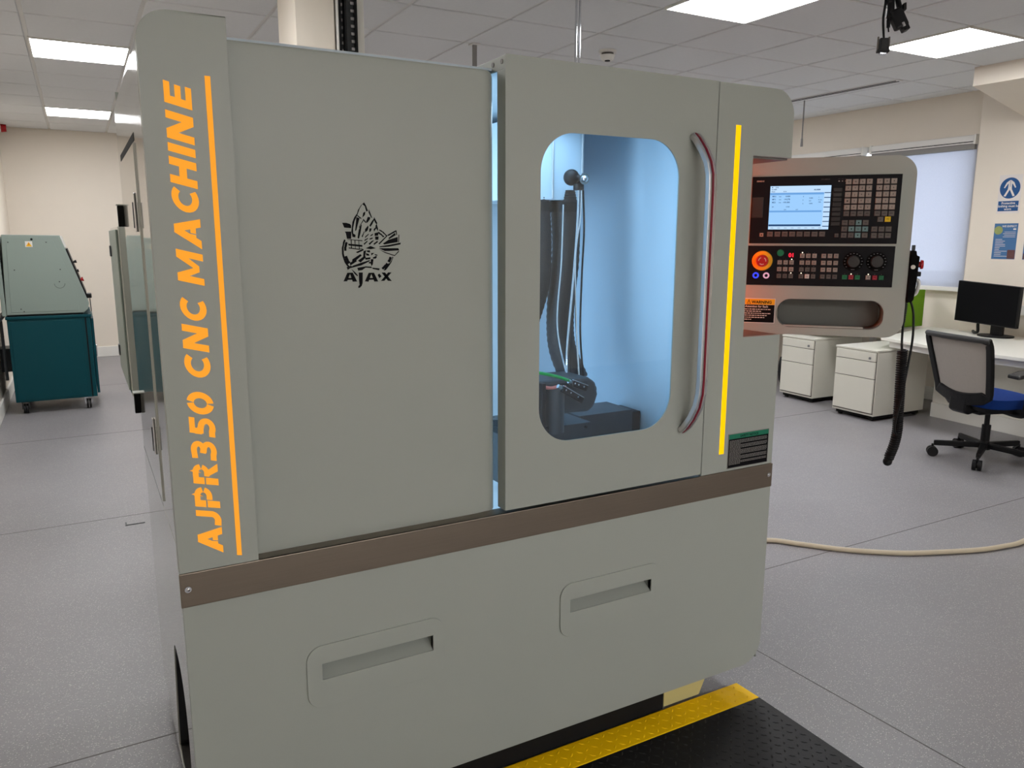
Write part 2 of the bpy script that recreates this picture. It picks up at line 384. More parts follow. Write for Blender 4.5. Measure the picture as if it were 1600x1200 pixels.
struct(done(MB().box(LEFT-.1, RIGHT+.1, BACK, BACK+.1, 0, CZ+.01), 'wall_back', 'wall'))
struct(done(MB().box(LEFT-.1, RIGHT+.1, FRONT-.1, FRONT, 0, CZ+.01), 'wall_front', 'wall'))
struct(done(MB().box(LEFT-.1, LEFT, FRONT, BACK, 0, CZ+.01), 'wall_left', 'wall'))
WY0, WY1, WZ0, WZ1 = 4.10, 7.7, 1.03, 2.32
struct(done(MB().plate([(FRONT, 0), (BACK, 0), (BACK, CZ+.01), (FRONT, CZ+.01)], [[(WY0, WZ0), (WY1, WZ0), (WY1, WZ1), (WY0, WZ1)]], .12, fx(RIGHT+.06)), 'wall_right', 'wall'))
PX = 6.65
struct(done(MB().box(PX, RIGHT, FRONT, 4.03, 0, CZ+.005), 'trim_1', 'wall', bevel=.004))
for nm, a in (('baseboard_back', (LEFT+.015, RIGHT, BACK-.018, BACK, 0, .125)), ('baseboard_left', (LEFT, LEFT+.018, FRONT, BACK-.02, 0, .125)),
              ('baseboard_right', (RIGHT-.018, RIGHT, 4.05, BACK-.02, 0, .12))):
    struct(done(MB().box(*a), nm, 'white', bevel=.004))
# sloping bulkhead along the right wall
struct(done(MB().prism([(5.83, 3.62, CZ+.005), (5.83, 3.62, 2.545), (6.66, 3.62, 2.355), (6.66, 3.62, CZ+.005)], (0, -7.5, 0)), 'trim_2', 'wall'))
# window
w = struct(empty('window_1', (RIGHT, (WY0+WY1)/2, WZ0), '', '')); del w['label']; del w['category']
oy, oz = -(WY0+WY1)/2, -WZ0
def WB(x0, x1, y0, y1, z0, z1): return MB().box(x0-RIGHT, x1-RIGHT, y0+oy, y1+oy, z0+oz, z1+oz)
fr = WB(RIGHT+.06, RIGHT+.11, WY0, WY1, WZ1-.05, WZ1)
for a in ((WY0, WY1, WZ0, WZ0+.05), (WY0, WY0+.05, WZ0+.05, WZ1-.05), (WY1-.05, WY1, WZ0+.05, WZ1-.05), (5.26, 5.31, WZ0+.05, WZ1-.05), (6.46, 6.51, WZ0+.05, WZ1-.05)):
    fr.box(.06, .11, a[0]+oy, a[1]+oy, a[2]+oz, a[3]+oz)
done(fr, 'window_frame', 'white', w)
for a in ((WY0+.05, 5.26), (5.31, 6.46), (6.51, WY1-.05)):
    done(WB(RIGHT+.08, RIGHT+.086, a[0], a[1], WZ0+.05, WZ1-.05), 'window_pane', 'wglass', w)
done(WB(RIGHT-.07, RIGHT+.06, 4.04, WY1, WZ0-.03, WZ0), 'window_sill', 'white', w)
# ground and a hedge line outside
struct(done(MB().box(6.9, 40, -10, 30, -.3, -.2), 'ground_outside', mat('tarmac', (120, 122, 126), .9, noise=.1)))
# roller blinds
for k, (a, b, lab) in enumerate(((4.072, 5.08, 'white roller blind nearest the safety signs, pulled right down'), (5.16, 7.65, 'white roller blind farther along the window, mostly behind the machine'))):
    r = empty('roller_blind', (6.70, (a+b)/2, 2.27), lab, 'blind', 'roller blinds over the window')
    hy = (b-a)/2
    done(MB().box(-.030, .030, -hy+.004, hy-.004, -.012, .040), 'headrail', 'keyw', r, bevel=.004); done(MB().box(-.024, .020, -hy+.006, hy-.006, -.019, -.012), 'rail_slot', 'black', r); done(MB().box(-.027, .020, -hy+.006, hy-.006, -.030, -.019), 'rail_lip', 'keyw', r)
    done(MB().box(-.012, .026, -hy+.01, hy-.01, -.075, -.03), 'pelmet', 'inkg', r)
    done(MB().box(.018, .0195, -hy+.004, hy-.008, -1.235, -.03), 'fabric', 'blind', r)
    done(MB().box(.010, .026, -hy+.015, hy-.02, -1.26, -1.235), 'bottom_bar', 'white', r)
    for s_ in (-1, 1):
        done(MB().box(-.03, .04, s_*(hy-.006)-.010, s_*(hy-.006)+.010, -.035, .045), 'bracket', 'white', r, bevel=.003)
# column behind the machine
colm = struct(done(MB().box(.963, 1.145, 3.8, 4.135, 0, CZ), 'column', 'wall', bevel=.003))
t = empty('cable_trunking', (1.22, 3.80, 0), 'grey slotted metal trunking running up beside the white column', 'trunking')
done(MB().box(-.062, .062, .03, .16, 0, CZ), 'back_channel', 'castgrey', t)
done(MB().box(-.066, -.056, -.005, .16, 0, CZ).box(.040, .075, .02, .16, 0, CZ), 'side_flange', 'white', t, bevel=.002)
rail = MB()
rail.box(-.054, -.042, .0, .03, 0, CZ).box(-.026, -.018, -.005, .03, 0, CZ).box(.028, .036, .0, .03, 0, CZ)
done(rail, 'rail', 'black', t)
s0 = None
for k in range(22):
    z = 1.95+k*.034
    if s0 is None: s0 = done(MB().box(-.008, .008, .024, .031, -.006, .006), 'slot', 'alu', t, loc=(-.036, 0, z))
    else: share(s0, 'slot', (-.036, 0, z), t)
    share(s0, 'slot', (.020, 0, z+.012), t)
# rods hanging from ceiling
r = empty('ceiling_rod', (2.35, 4.77, CZ), 'short grey bracket rod hanging from the ceiling above the curved panel', 'rod')
done(MB().box(-.014, .014, -.006, .006, -.20, 0), 'rod', 'inkg', r); done(MB().box(-.03, .03, -.03, .03, -.008, 0), 'plate', 'bar', r)
r = empty('chrome_drop_pipe', (2.412, 3.665, CZ), 'pair of thin chrome pipes dropping from the ceiling behind the machine', 'pipe')
for s_ in (-1, 1): done(MB().cyl((s_*.011, 0, -1.0), (s_*.011, 0, 0), .0065, seg=12), 'pipe', 'chrome', r, smooth=True)
done(MB().box(-.02, .02, -.004, .004, -.7, -.68), 'clamp', 'inkg', r)
r = empty('pull_cord', (5.87, 5.19, CZ), 'thin pull cord hanging from the ceiling beside the rounded machine corner', 'cord')
done(MB().cyl((0, 0, -.33), (0, 0, 0), .006, seg=8), 'string', 'inkg', r); done(MB().cyl((0, 0, -.40), (0, 0, -.33), .012, .009, seg=10), 'toggle', 'inkg', r)
# smoke detector
r = empty('smoke_detector', (3.20, 4.50, CZ), 'round white smoke detector on the ceiling above the glazed door', 'detector')
done(MB().cyl((0, 0, -.016), (0, 0, 0), .058, seg=28), 'base', 'white', r, smooth=True)
done(MB().cyl((0, 0, -.03), (0, 0, -.016), .040, seg=28), 'vent_ring', 'keyd', r, smooth=True)
done(MB().cyl((0, 0, -.062), (0, 0, -.03), .038, .050, seg=28), 'cover', 'white', r, smooth=True)
done(MB().cyl((0, 0, -.068), (0, 0, -.062), .018, seg=16), 'lens', 'black', r)
# red sounder on the back-left wall
r = empty('alarm_sounder', (LEFT, 10.6, 2.64), 'red fire alarm sounder high on the wall at the left edge', 'alarm')
done(MB().cyl((0, 0, 0), (.04, 0, 0), .05, seg=20), 'base', 'white', r, smooth=True); done(MB().cyl((.04, 0, 0), (.09, 0, 0), .048, .04, seg=20), 'body', 'red', r, smooth=True)

# hanging leads with plugs (over the camera side of the ceiling)
def lead(a, b):   # point in the upright plane the leads hang in, 2.2 m into the room
    return Vector((0, 0, H))+fw*2.2+r2*a+u2*b
r = empty('hanging_serial_lead', lead(1.0509, 1.3023), 'black lead hanging from the ceiling with a small rectangular serial plug', 'cable')
o = Vector(r.location)
pts = [Vector(p)-o for p in (lead(1.0672, 1.4289), lead(1.0635, 1.1938), lead(1.0563, 1.0852), lead(1.0491, 1.0310), lead(1.0509, 0.9767))]
c_ = pts[-1]
done(MB().tube(catmull(pts, 6), .0032, 8), 'lead', 'black', r, smooth=True)
done(MB().obox(c_+Vector((0, 0, -.018)), rt, fw, (0, 0, 1), .026, .016, .036), 'plug_body', 'black', r, bevel=.004)
done(MB().obox(c_+Vector((0, 0, -.034)), rt, fw, (0, 0, 1), .034, .014, .008), 'plug_flange', 'black', r, bevel=.002)
done(MB().obox(c_+Vector((0, 0, -.041)), rt, fw, (0, 0, 1), .018, .008, .006), 'plug_shell', 'chrome', r, bevel=.001)
for s_ in (-1, 1): done(MB().cyl(c_+rt*s_*.0155+Vector((0, 0, -.036)), c_+rt*s_*.0155+Vector((0, 0, .004)), .0026, seg=8), 'thumb_screw', 'keyd', r)
r = empty('hanging_plug_cluster', lead(1.0762, 1.3023), 'tangle of black leads hanging from the ceiling with a large black plug', 'cable')
o = Vector(r.location); L = lambda *p: lead(*p)-o
done(MB().tube(catmull([L(1.0816, 1.4289), L(1.0672, 1.1576), L(1.0708, 1.0708), L(1.0672, 1.0346)], 6), .010, 10, ), 'lead', 'black', r, smooth=True)
done(MB().tube(catmull([L(1.0889, 1.4289), L(1.0780, 1.1576), L(1.0907, 1.0816), L(1.1015, 1.0454)], 6), .0075, 10), 'lead', 'black', r, smooth=True)
done(MB().tube(catmull([L(1.0708, 1.1033), L(1.0744, 1.0635), L(1.0653, 1.0346), L(1.0635, 1.0201)], 6), .0050, 8), 'lead', 'black', r, smooth=True)
done(MB().obox(L(1.0653, 1.0889), r2, fw, u2, .014, .02, .030), 'clip', 'black', r, bevel=.003)
ax = (L(1.1015, 1.0038)-L(1.0798, 1.0527)).normalized(); ay = fw.cross(ax).normalized()
done(MB().obox(L(1.0907, 1.0310), ay, fw, ax, .038, .026, .056), 'plug_body', 'black', r, bevel=.006)
done(MB().obox(L(1.1069, 1.0635), ay, fw, u2, .012, .018, .022), 'cable_boot', 'black', r, bevel=.003)
done(MB().obox(L(1.1088, 1.0075), ay, fw, ax, .018, .024, .022), 'plug_nose', 'black', r, bevel=.003)
done(MB().obox(L(1.1006, 1.0111), ay, fw, ax, .007, .03, .012), 'plug_shell', 'alu', r, bevel=.001)
done(MB().cyl(L(1.0644, 1.0292), L(1.0635, 1.0075), .006, .005, seg=10).cyl(L(1.0635, 1.0075), L(1.0644, 0.9948), .002, seg=8), 'jack', 'black', r, smooth=True)
# ================================================================== CNC MACHINE
mo = Vector((.95*K, 2.05*K, 0))
mc = empty('cnc_machine', mo, 'tall grey enclosed milling machine with glowing amber lettering and a glazed door', 'machine')
CUR['k'] = K; CUR['org'] = mo
Y = 1.6
# lower front panel with two openings
slots = [(.398, .666, .447, .486), (1.056, 1.326, .449, .485)]
holes = [[(a, c), (b, c), (b, d), (a, d)] for a, b, c, d in slots]
lp = done(MB().plate(rr(.124, 1.775, .112, .735, (.02, .075, 0, 0)), holes, .012, fy(Y+.006)), 'lower_panel', 'grey', mc, bevel=.0025)
for (a, b, c, d), (x0, x1, z0, z1) in zip(slots, ((.364, .695, .380, .530), (1.026, 1.358, .380, .531))):
    dr = done(MB().plate(rr(x0, x1, z0, z1, .036), [[(a, c), (b, c), (b, d), (a, d)]], .004, fy(Y-.0021)), 'drawer_front', 'grey', mc, bevel=.0012)
    cupm = MB()
    cupm.poly([(a, Y, c), (b, Y, c), (b, Y+.045, c+.024), (a, Y+.045, c+.024)])
    cupm.poly([(a, Y+.045, c+.024), (b, Y+.045, c+.024), (b, Y+.045, d), (a, Y+.045, d)])
    cupm.poly([(a, Y, d), (b, Y, d), (b, Y+.045, d), (a, Y+.045, d)])
    cupm.poly([(a, Y, c), (a, Y+.045, c+.024), (a, Y+.045, d), (a, Y, d)]); cupm.poly([(b, Y, c), (b, Y+.045, c+.024), (b, Y+.045, d), (b, Y, d)])
    done(cupm, 'handle_recess', 'grey', dr)
# stainless band and ledge
band = done(MB().box(.1215, 1.7745, Y-.004, Y+.004, .685, .757).box(.276, 1.494, Y-.003, Y+.040, .754, .757), 'metal_band', 'steel', mc, bevel=.0012)
for x in (.136, 1.758):
    done(MB().cyl((x, Y-.007, .724), (x, Y-.004, .724), .0065, .0055, seg=16).ball((x, Y-.0072, .724), .004, 10, (1, .4, 1)), 'screw', 'chrome', band, smooth=True)
# left pillar
pil = done(MB().plate(rr(.123, .277, .757, 1.820, (0, 0, .002, .056), 12), [], .030, fy(Y+.015)), 'lettered_pillar', 'grey', mc, bevel=.002)
T = .30
def arcp(cx, cy_, rx, ry, a0, a1, n=12): return [(cx+rx*math.cos(math.radians(a0+(a1-a0)*i/n)), cy_+ry*math.sin(math.radians(a0+(a1-a0)*i/n))) for i in range(n+1)]
def stroke(path, t):
    out = []; n = len(path)
    L_, R_ = [], []
    for i, p in enumerate(path):
        p = Vector(p); a = Vector(path[max(i-1, 0)]); b = Vector(path[min(i+1, n-1)])
        d1 = (p-a).normalized() if i else (b-p).normalized(); d2 = (b-p).normalized() if i < n-1 else d1
        m_ = (d1+d2).normalized(); nn = Vector((-m_.y, m_.x)); s_ = t/2/max(.5, m_.dot(d1))
        L_.append(p+nn*s_); R_.append(p-nn*s_)
    for i in range(n-1): out.append([L_[i], L_[i+1], R_[i+1], R_[i]])
    return out
def q(*a): return [[(a[i], a[i+1]) for i in range(0, len(a), 2)]]
def rect(x0, x1, y0, y1): return [[(x0, y0), (x1, y0), (x1, y1), (x0, y1)]]
GL = {
 'I': (.32, rect(0, .32, 0, 1)),
 'H': (1.0, rect(0, .31, 0, 1)+rect(.69, 1, 0, 1)+rect(.31, .69, .37, .65)),
 'N': (1.02, rect(0, .29, 0, 1)+rect(.73, 1.02, 0, 1)+q(0, 1, .34, 1, 1.02, 0, .68, 0)),
 'M': (1.28, rect(0, .28, 0, 1)+rect(1.0, 1.28, 0, 1)+q(0, 1, .32, 1, .76, .16, .52, .16)+q(.96, 1, 1.28, 1, .76, .16, .52, .16)),
 'A': (1.16, q(0, 0, .32, 0, .74, 1, .42, 1)+q(.84, 0, 1.16, 0, .74, 1, .42, 1)+q(.27, .19, .50, .19, .50, .40, .34, .40)+q(.54, .19, .90, .19, .82, .40, .54, .40)),
 'E': (.82, rect(0, .30, 0, 1)+rect(.30, .82, .78, 1)+rect(.30, .78, .39, .61)+rect(.30, .82, 0, .22)),
 'C': (1.02, stroke(arcp(.56, .5, .42, .38, 48, 312, 18), .25)),
 'J': (.70, stroke([(.55, 1.0), (.55, .40)]+arcp(.24, .38, .31, .26, 0, -80, 8)+[(.04, .14)], .27)),
 'P': (.90, rect(0, .30, 0, .50)+rect(0, .30, .56, 1)+stroke([(.28, .89), (.50, .89)]+arcp(.50, .65, .27, .24, 90, 8, 6), .23)+stroke(arcp(.50, .65, .27, .24, -10, -90, 6)+[(.34, .41)], .23)),
 'R': (.98, rect(0, .30, 0, .50)+rect(0, .30, .56, 1)+stroke([(.28, .89), (.52, .89)]+arcp(.52, .67, .25, .22, 90, 8, 6), .23)+stroke(arcp(.52, .67, .25, .22, -10, -90, 6)+[(.36, .45)], .21)+q(.34, .44, .60, .46, .98, 0, .64, 0)),
 '3': (.86, stroke([(.06, .86)]+arcp(.42, .70, .28, .19, 95, -70, 10)+[(.30, .54)], .23)+stroke([(.34, .51)]+arcp(.42, .30, .30, .20, 80, -120, 12)+[(.02, .13)], .23)),
 '5': (.84, rect(.12, .80, .78, 1)+rect(.10, .36, .52, .80)+stroke([(.14, .58), (.36, .57)]+arcp(.40, .32, .30, .23, 85, -120, 12)+[(.02, .12)], .24)),
 '0': (.98, stroke(arcp(.49, .5, .35, .39, 96, 264, 14), .27)+stroke(arcp(.49, .5, .35, .39, 276, 444, 14), .27)),
}
LET = [('A', .787, .842), ('J', .843, .875), ('P', .882, .924), ('R', .930, .975), ('3', .980, 1.020), ('5', 1.028, 1.067), ('0', 1.073, 1.118),
       ('C', 1.146, 1.195), ('N', 1.200, 1.247), ('C', 1.257, 1.304), ('M', 1.329, 1.388), ('A', 1.398, 1.454), ('C', 1.460, 1.508), ('H', 1.509, 1.556), ('I', 1.565, 1.580), ('N', 1.588, 1.637), ('E', 1.650, 1.688)]
for ch, z0, z1 in LET:
    wch, polys = GL[ch]; mb = MB(); s_ = (z1-z0)/wch
    for P in polys:
        pts = [(.2085-.0465*p[1], Y-.0007, z0+s_*p[0]+.25*.0465*p[1]) for p in P]
        mb.prism(pts, (0, .0012, 0))
    done(mb, 'letter', 'orange', pil)
done(MB().prism([(.2345, Y-.0007, .776), (.2440, Y-.0007, .774), (.2435, Y-.0007, 1.713), (.2335, Y-.0007, 1.713)], (0, .0012, 0)), 'underline', 'orange', pil)
# curved sheet panel: front, rolled over at the right and top
PY = 1.632
cp_ = MB(); r_ = .030
prof = [(.262, PY+.006)]+[(.270, PY)]
xs = [.270, .45, .60, .70, .76, .80, .826]
front = [(.270, 0), (.76, 0), (.80, .001), (.826, .0035)]+[(.832+.0275*math.sin(math.radians(a)), .0035+.0275*(1-math.cos(math.radians(a)))) for a in range(12, 91, 13)]+[(.8597, .06)]
zs = [.757, .9, 1.2, 1.5, 1.70, 1.765]+[1.783+.006*math.sin(math.radians(a)) for a in range(0, 91, 15)]
zd = [0]*5+[.0]+[.006*(1-math.cos(math.radians(a))) for a in range(0, 91, 15)]
zs.append(1.789); zd.append(.10)
g = []
for zi, (z, dz) in enumerate(zip(zs, zd)):
    g.append([cp_.b.verts.new((x, PY+max(d, dz) if dz < .03 else PY+d+dz, z-(max(0, .030-math.sqrt(max(0, .030**2-max(0, x-.8305)**2))) if z > 1.76 else 0))) for x, d in front])
for i in range(len(g)-1):
    for j in range(len(front)-1): cp_.b.faces.new((g[i][j], g[i][j+1], g[i+1][j+1], g[i+1][j]))
cpo = done(cp_, 'curved_panel', 'grey', mc, smooth=True)
# printed emblem on the curved panel
LOGO=[
[-55,57,-47,57,-39,55,-36,52,-36,46,-51,47,-52,49],
[-50,39,-36,39,-37,24,-46,24,-48,35],
[-6,100,-2,93,2,82,-2,81,-5,92,-10,96],
[-6,100,-10,96,-16,87,-21,75,-23,75,-20,84,-13,94],
[-23,76,-21,75,-28,61,-32,46,-32,35,-27,32,-28,27,-34,28,-36,40,-33,59,-29,68],
[-24,69,-17,67,-21,55,-25,42,-28,40,-26,55],
[-22,74,-13,67,-14,65,-22,71],
[4,86,10,70,11,67,8,69,3,79],
[1,70,7,69,5,64,-1,57,-3,60],
[15,70,22,57,20,54,17,58,14,65],
[20,57,23,46,23,40,20,44,17,50],
[-9,78,-4,81,-5,74,-11,68],
[14,66,15,63,10,54,6,49,4,52,9,60],
[-9,66,-2,58,-4,57,-10,63],
[-20,42,-14,55,-13,52,-16,37,-20,24,-23,26],
[-10,63,-9,61,-16,52,-18,46,-19,49],
[-6,44,1,52,2,49,0,42,-6,37],
[4,46,9,46,7,40,3,38],
[15,36,24,38,23,31,15,30],
[16,29,24,29,23,22,16,22],
[13,44,18,49,19,46,14,39],
[6,32,12,35,11,32,5,29],
[4,25,11,27,10,24,3,22],
[-6,29,2,35,2,33,-7,25],
[-8,22,0,26,0,24,-8,19],
[-14,29,-8,40,-7,39,-12,27],
[1,14,9,20,14,21,3,11],
[-10,14,-2,20,-1,18,-9,11],
[12,14,21,20,22,17,13,11],
[-6,4,5,9,17,4,5,2],
[43,32,62,42,65,42,66,32,64,32,63,39,46,30],
[46,26,61,37,63,32,47,23],
[33,14,46,22,67,28,67,17,36,12],
[69,33,71,33,70,17,68,16],
[25,8,46,11,74,16,73,12,46,7,25,6],
[23,4,46,4,68,4,70,-1,66,-1,45,-2,37,-2],
[22,3,37,-4,59,-11,68,-2,70,-3,59,-13,37,-6],
[23,14,43,32,44,30,25,12],
[-46,23,-13,21,-12,19,-45,22],
[-44,14,-13,11,-13,7,-43,10],
[-43,6,-21,3,-13,4,-13,3,-21,1,-43,4],
[-38,23,-36,23,-36,5,-38,5],
[-30,22,-28,22,-28,4,-29,4],
[-21,22,-20,22,-19,3,-21,3],
[-28,-4,-12,3,-10,0,-24,-6],
[-36,-19,-18,-8,-15,-11,-30,-23,-37,-26],
[-24,-22,-8,-11,-6,-15,-18,-26],
[-42,-26,-28,-20,-26,-23,-41,-32],
[-35,-32,-16,-26,2,-21,3,-23,-17,-32,-43,-38],
[-49,-35,-39,-32,-37,-35,-47,-41],
[-11,-2,-5,0,-8,-15,-12,-13],
[-5,-1,3,0,4,-5,-2,-4],
[-6,-6,1,-8,2,-12,-5,-11],
[-8,-16,4,-15,4,-19,-7,-20],
[6,-6,13,-6,8,-10,6,-11],
[9,-16,17,-12,19,-14,16,-18,10,-18],
[13,-8,20,-10,20,-12,15,-11],
[5,-19,11,-19,9,-30,6,-34,4,-28],
[0,-25,5,-25,5,-28,0,-28],
[-26,-37,-7,-34,-6,-36,-15,-42,-24,-43],
[6,-37,24,-39,23,-43,9,-40],
[-7,-34,6,-35,6,-38,-7,-37],
[-39,-39,-29,-48,-25,-53,-26,-55,-32,-50],
[19,-53,23,-50,28,-56,23,-60,21,-57],
[33,-43,38,-43,48,-31,46,-27,36,-39],
[-52,23,-55,17,-56,11,-58,5,-58,-1,-58,-7,-57,-13,-55,-19,-53,-25,-50,-30,-46,-35,-43,-33,-47,-28,-49,-23,-52,-18,-53,-12,-54,-7,-54,-1,-54,5,-53,10,-51,16,-49,21],
[-49,18,-50,16,-51,14,-51,12,-52,10,-52,8,-53,6,-53,4,-53,3,-53,1,-53,-1,-48,-1,-48,1,-48,2,-48,4,-48,6,-47,7,-47,9,-46,11,-46,13,-45,14,-45,16],
[-53,-13,-53,-15,-52,-16,-52,-18,-51,-20,-50,-21,-49,-23,-49,-25,-48,-26,-47,-28,-46,-29,-41,-26,-41,-24,-42,-23,-43,-22,-44,-20,-44,-19,-45,-17,-46,-16,-46,-14,-47,-13,-47,-11],
[56,-15,55,-18,53,-22,52,-25,50,-28,48,-31,45,-34,43,-37,40,-39,37,-42,34,-44,33,-43,36,-40,39,-38,41,-35,44,-33,46,-30,48,-27,50,-24,52,-21,53,-18,54,-14],
[53,-16,52,-17,52,-18,52,-19,51,-20,51,-21,50,-23,49,-24,49,-25,48,-26,47,-27,42,-24,43,-23,43,-22,44,-21,45,-20,45,-19,46,-18,46,-17,46,-16,47,-15,47,-14],
[44,-30,43,-32,42,-33,41,-34,40,-36,38,-37,37,-38,36,-39,34,-40,33,-41,32,-42,28,-38,30,-37,31,-36,32,-35,33,-34,34,-33,35,-32,36,-31,38,-30,39,-28,40,-27],
[26,44,28,43,30,42,32,41,33,40,35,39,37,37,38,36,40,34,41,33,43,31,41,30,39,31,38,33,36,34,35,35,33,37,32,38,30,39,28,40,27,41,25,42],
[24,39,26,38,27,37,28,36,30,35,31,34,32,33,33,32,34,31,36,30,37,29,34,27,33,28,32,29,31,30,30,31,29,32,27,33,26,33,25,34,24,35,22,36],
[-57,-65,-48,-47,-41,-47,-49,-65],
[-37,-66,-43,-47,-36,-47,-27,-66],
[-49,-58,-35,-58,-35,-62,-50,-62],
[-48,-47,-36,-47,-37,-50,-47,-50],
[-10,-66,-1,-48,6,-48,-2,-67],
[11,-67,4,-48,11,-48,20,-67],
[-2,-59,13,-59,13,-63,-3,-63],
[-1,-48,11,-48,10,-51,0,-50],
[-23,-47,-14,-47,-15,-69,-17,-75,-21,-79,-25,-80,-25,-76,-22,-73,-23,-64],
[28,-48,36,-48,51,-67,42,-66],
[43,-48,51,-48,34,-66,26,-66],
]
LOGOC=(0.547,1.394)

em = MB()
for P in LOGO:
    em.poly([(LOGOC[0]+P[i]/1000, PY-.0006, LOGOC[1]+P[i+1]/1000) for i in range(0, len(P), 2)])
done(em, 'emblem', 'ink', cpo, label='black printed winged-helmet emblem with the word AJAX')
# fixed header beside / above the door and the door itself
hd = MB().box(.864, .868, Y+.004, 1.784, 1.789, 1.818).box(.864, .868, Y+.004, 1.640, .762, 1.789).box(.868, 1.49, Y+.03, 1.784, 1.80, 1.819)
hdo = done(hd, 'door_frame', 'grey', mc, bevel=.001)
for y in (1.617, 1.660): done(MB().cyl((.8625, y, 1.806), (.864, y, 1.806), .0055, seg=14), 'screw', 'inkg', hdo)
door = done(MB().plate(rr(.864, 1.4925, .763, 1.820, .003), [rr(.957, 1.371, .918, 1.663, .092, 12)], .004, fy(Y+.002)), 'door', 'grey', mc, bevel=.0012)
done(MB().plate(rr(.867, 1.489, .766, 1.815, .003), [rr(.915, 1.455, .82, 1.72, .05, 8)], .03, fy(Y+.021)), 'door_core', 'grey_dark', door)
done(MB().plate(rr(.950, 1.378, .911, 1.670, .095, 10), [], .004, fy(Y+.0065)), 'door_glass', 'glass', door)
# bowed door handle: flat grip standing off the door, crimson stripe on its face
hp = [(1.414, Y-.002, 1.679), (1.418, Y-.012, 1.668), (1.425, Y-.030, 1.640), (1.430, Y-.044, 1.610), (1.432, Y-.051, 1.580), (1.432, Y-.053, 1.54), (1.432, Y-.053, 1.29),
      (1.432, Y-.053, 1.05), (1.432, Y-.051, 1.01), (1.430, Y-.044, .975), (1.426, Y-.030, .942), (1.419, Y-.012, .913), (1.414, Y-.002, .902)]
hp = [Vector(p) for p in hp]
def ribbon(mb, pts, hw, off, th, xo=0):
    """flat bar following pts in the y-z plane, width along x"""
    secs = []
    for i, p in enumerate(pts):
        t = (pts[min(i+1, len(pts)-1)]-pts[max(i-1, 0)]); t.x = 0; t.normalize(); n = Vector((0, -t.z, t.y)) if t.z < 0 else Vector((0, -t.z, t.y))
        if n.y > 0: n = -n
        c = p+n*off+Vector((xo, 0, 0))
        secs.append([mb.b.verts.new(c+Vector((sx*hw, 0, 0))+n*(sn*th/2)) for sx, sn in ((-1, -1), (1, -1), (1, 1), (-1, 1))])
    for a, b in zip(secs, secs[1:]):
        for k in range(4): mb.b.faces.new((a[k], a[(k+1) % 4], b[(k+1) % 4], b[k]))
    mb.b.faces.new(secs[0][::-1]); mb.b.faces.new(secs[-1]); return mb
hh = done(ribbon(MB(), hp, .0135, 0, .016), 'handle', 'alu', door, bevel=.003, label='bowed aluminium handle with a crimson stripe')
done(ribbon(ribbon(MB(), hp, .0018, .0088, .002, -.0085), hp, .0018, .0088, .002, .0085), 'handle_rib', 'chrome', door)
done(ribbon(MB(), hp, .0032, .0088, .0022, -.0015), 'handle_stripe', 'crim', door, label='crimson stripe')
# right column with the notch for the console
ol = [(1.4955, .757), (1.774, .757), (1.774, 1.146), (1.6275, 1.146), (1.6275, 1.641), (1.774, 1.641)]
ol += [(1.706+.068*math.cos(math.radians(a)), 1.751+.069*math.sin(math.radians(a))) for a in range(0, 91, 9)]+[(1.4955, 1.820)]
col_ = done(MB().plate(ol, [], .012, fy(Y+.006)), 'right_column', 'grey', mc, bevel=.0018)
done(MB().box(1.5585, 1.5760, Y-.0012, Y+.0006, .812, 1.716), 'light_strip', 'amber', col_)
# notch lining
nl = MB()
nl.box(1.6235, 1.6275, Y+.012, 2.02, 1.14, 1.646).box(1.6275, 1.770, 2.02, 2.03, 1.146, 1.641).box(1.6275, 1.770, Y+.012, 2.02, 1.636, 1.641).box(1.6275, 1.770, Y+.012, 2.02, 1.141, 1.146)
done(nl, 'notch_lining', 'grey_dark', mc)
done(MB().box(1.640, 1.646, 1.86, 1.872, 1.17, 1.62), 'backlight_strip', 'glowor', mc)
done(MB().cyl((1.72, 1.80, 1.146), (1.72, 1.80, 1.168), .040, seg=28).cyl((1.72, 1.80, 1.620), (1.72, 1.80, 1.641), .040, seg=28), 'pivot', 'black', mc, smooth=True)
# safety sticker at the foot of the column
sx0, sx1, sz0, sz1 = 1.592, 1.753, .764, .867
st = done(MB().box(sx0, sx1, Y-.0006, Y+.0002, sz0, sz1), 'safety_sticker', 'ink', col_)
tb = MB()
tb.box(sx0, sx1, Y-.0012, Y-.0006, sz1-.0015, sz1).box(sx0, sx0+.0015, Y-.0012, Y-.0006, sz0, sz1).box(sx1-.0015, sx1, Y-.0012, Y-.0006, sz0, sz1).box(sx0, sx1, Y-.0012, Y-.0006, sz0, sz0+.0015)
rnd = random.Random(5)
for i in range(20):
    z = sz1-.022-i*.0037; x = sx0+.006; full = sx1-.006 if i not in (3, 7, 12, 16, 19) else sx0+.05
    while x < full:
        wd = rnd.uniform(.003, .009); wd = min(wd, full-x)
        if wd > .001: tb.box(x, x+wd, Y-.0011, Y-.0006, z, z+.0016)
        x += wd+.0016
th_ = MB().box(sx0+.0015, sx1-.0015, Y-.0013, Y-.0006, sz1-.0155, sz1-.0015)
done(th_, 'sticker_header', 'tealink', col_); done(tb, 'sticker_print', 'inkg', col_)
tt = MB(); text_mesh(tt, 'SAFETY NOTICE', .010, lambda a, b, w: (sx0+.045+a, Y-.0015, sz1-.0125+b), .0002); done(tt, 'sticker_title', 'ink', col_)
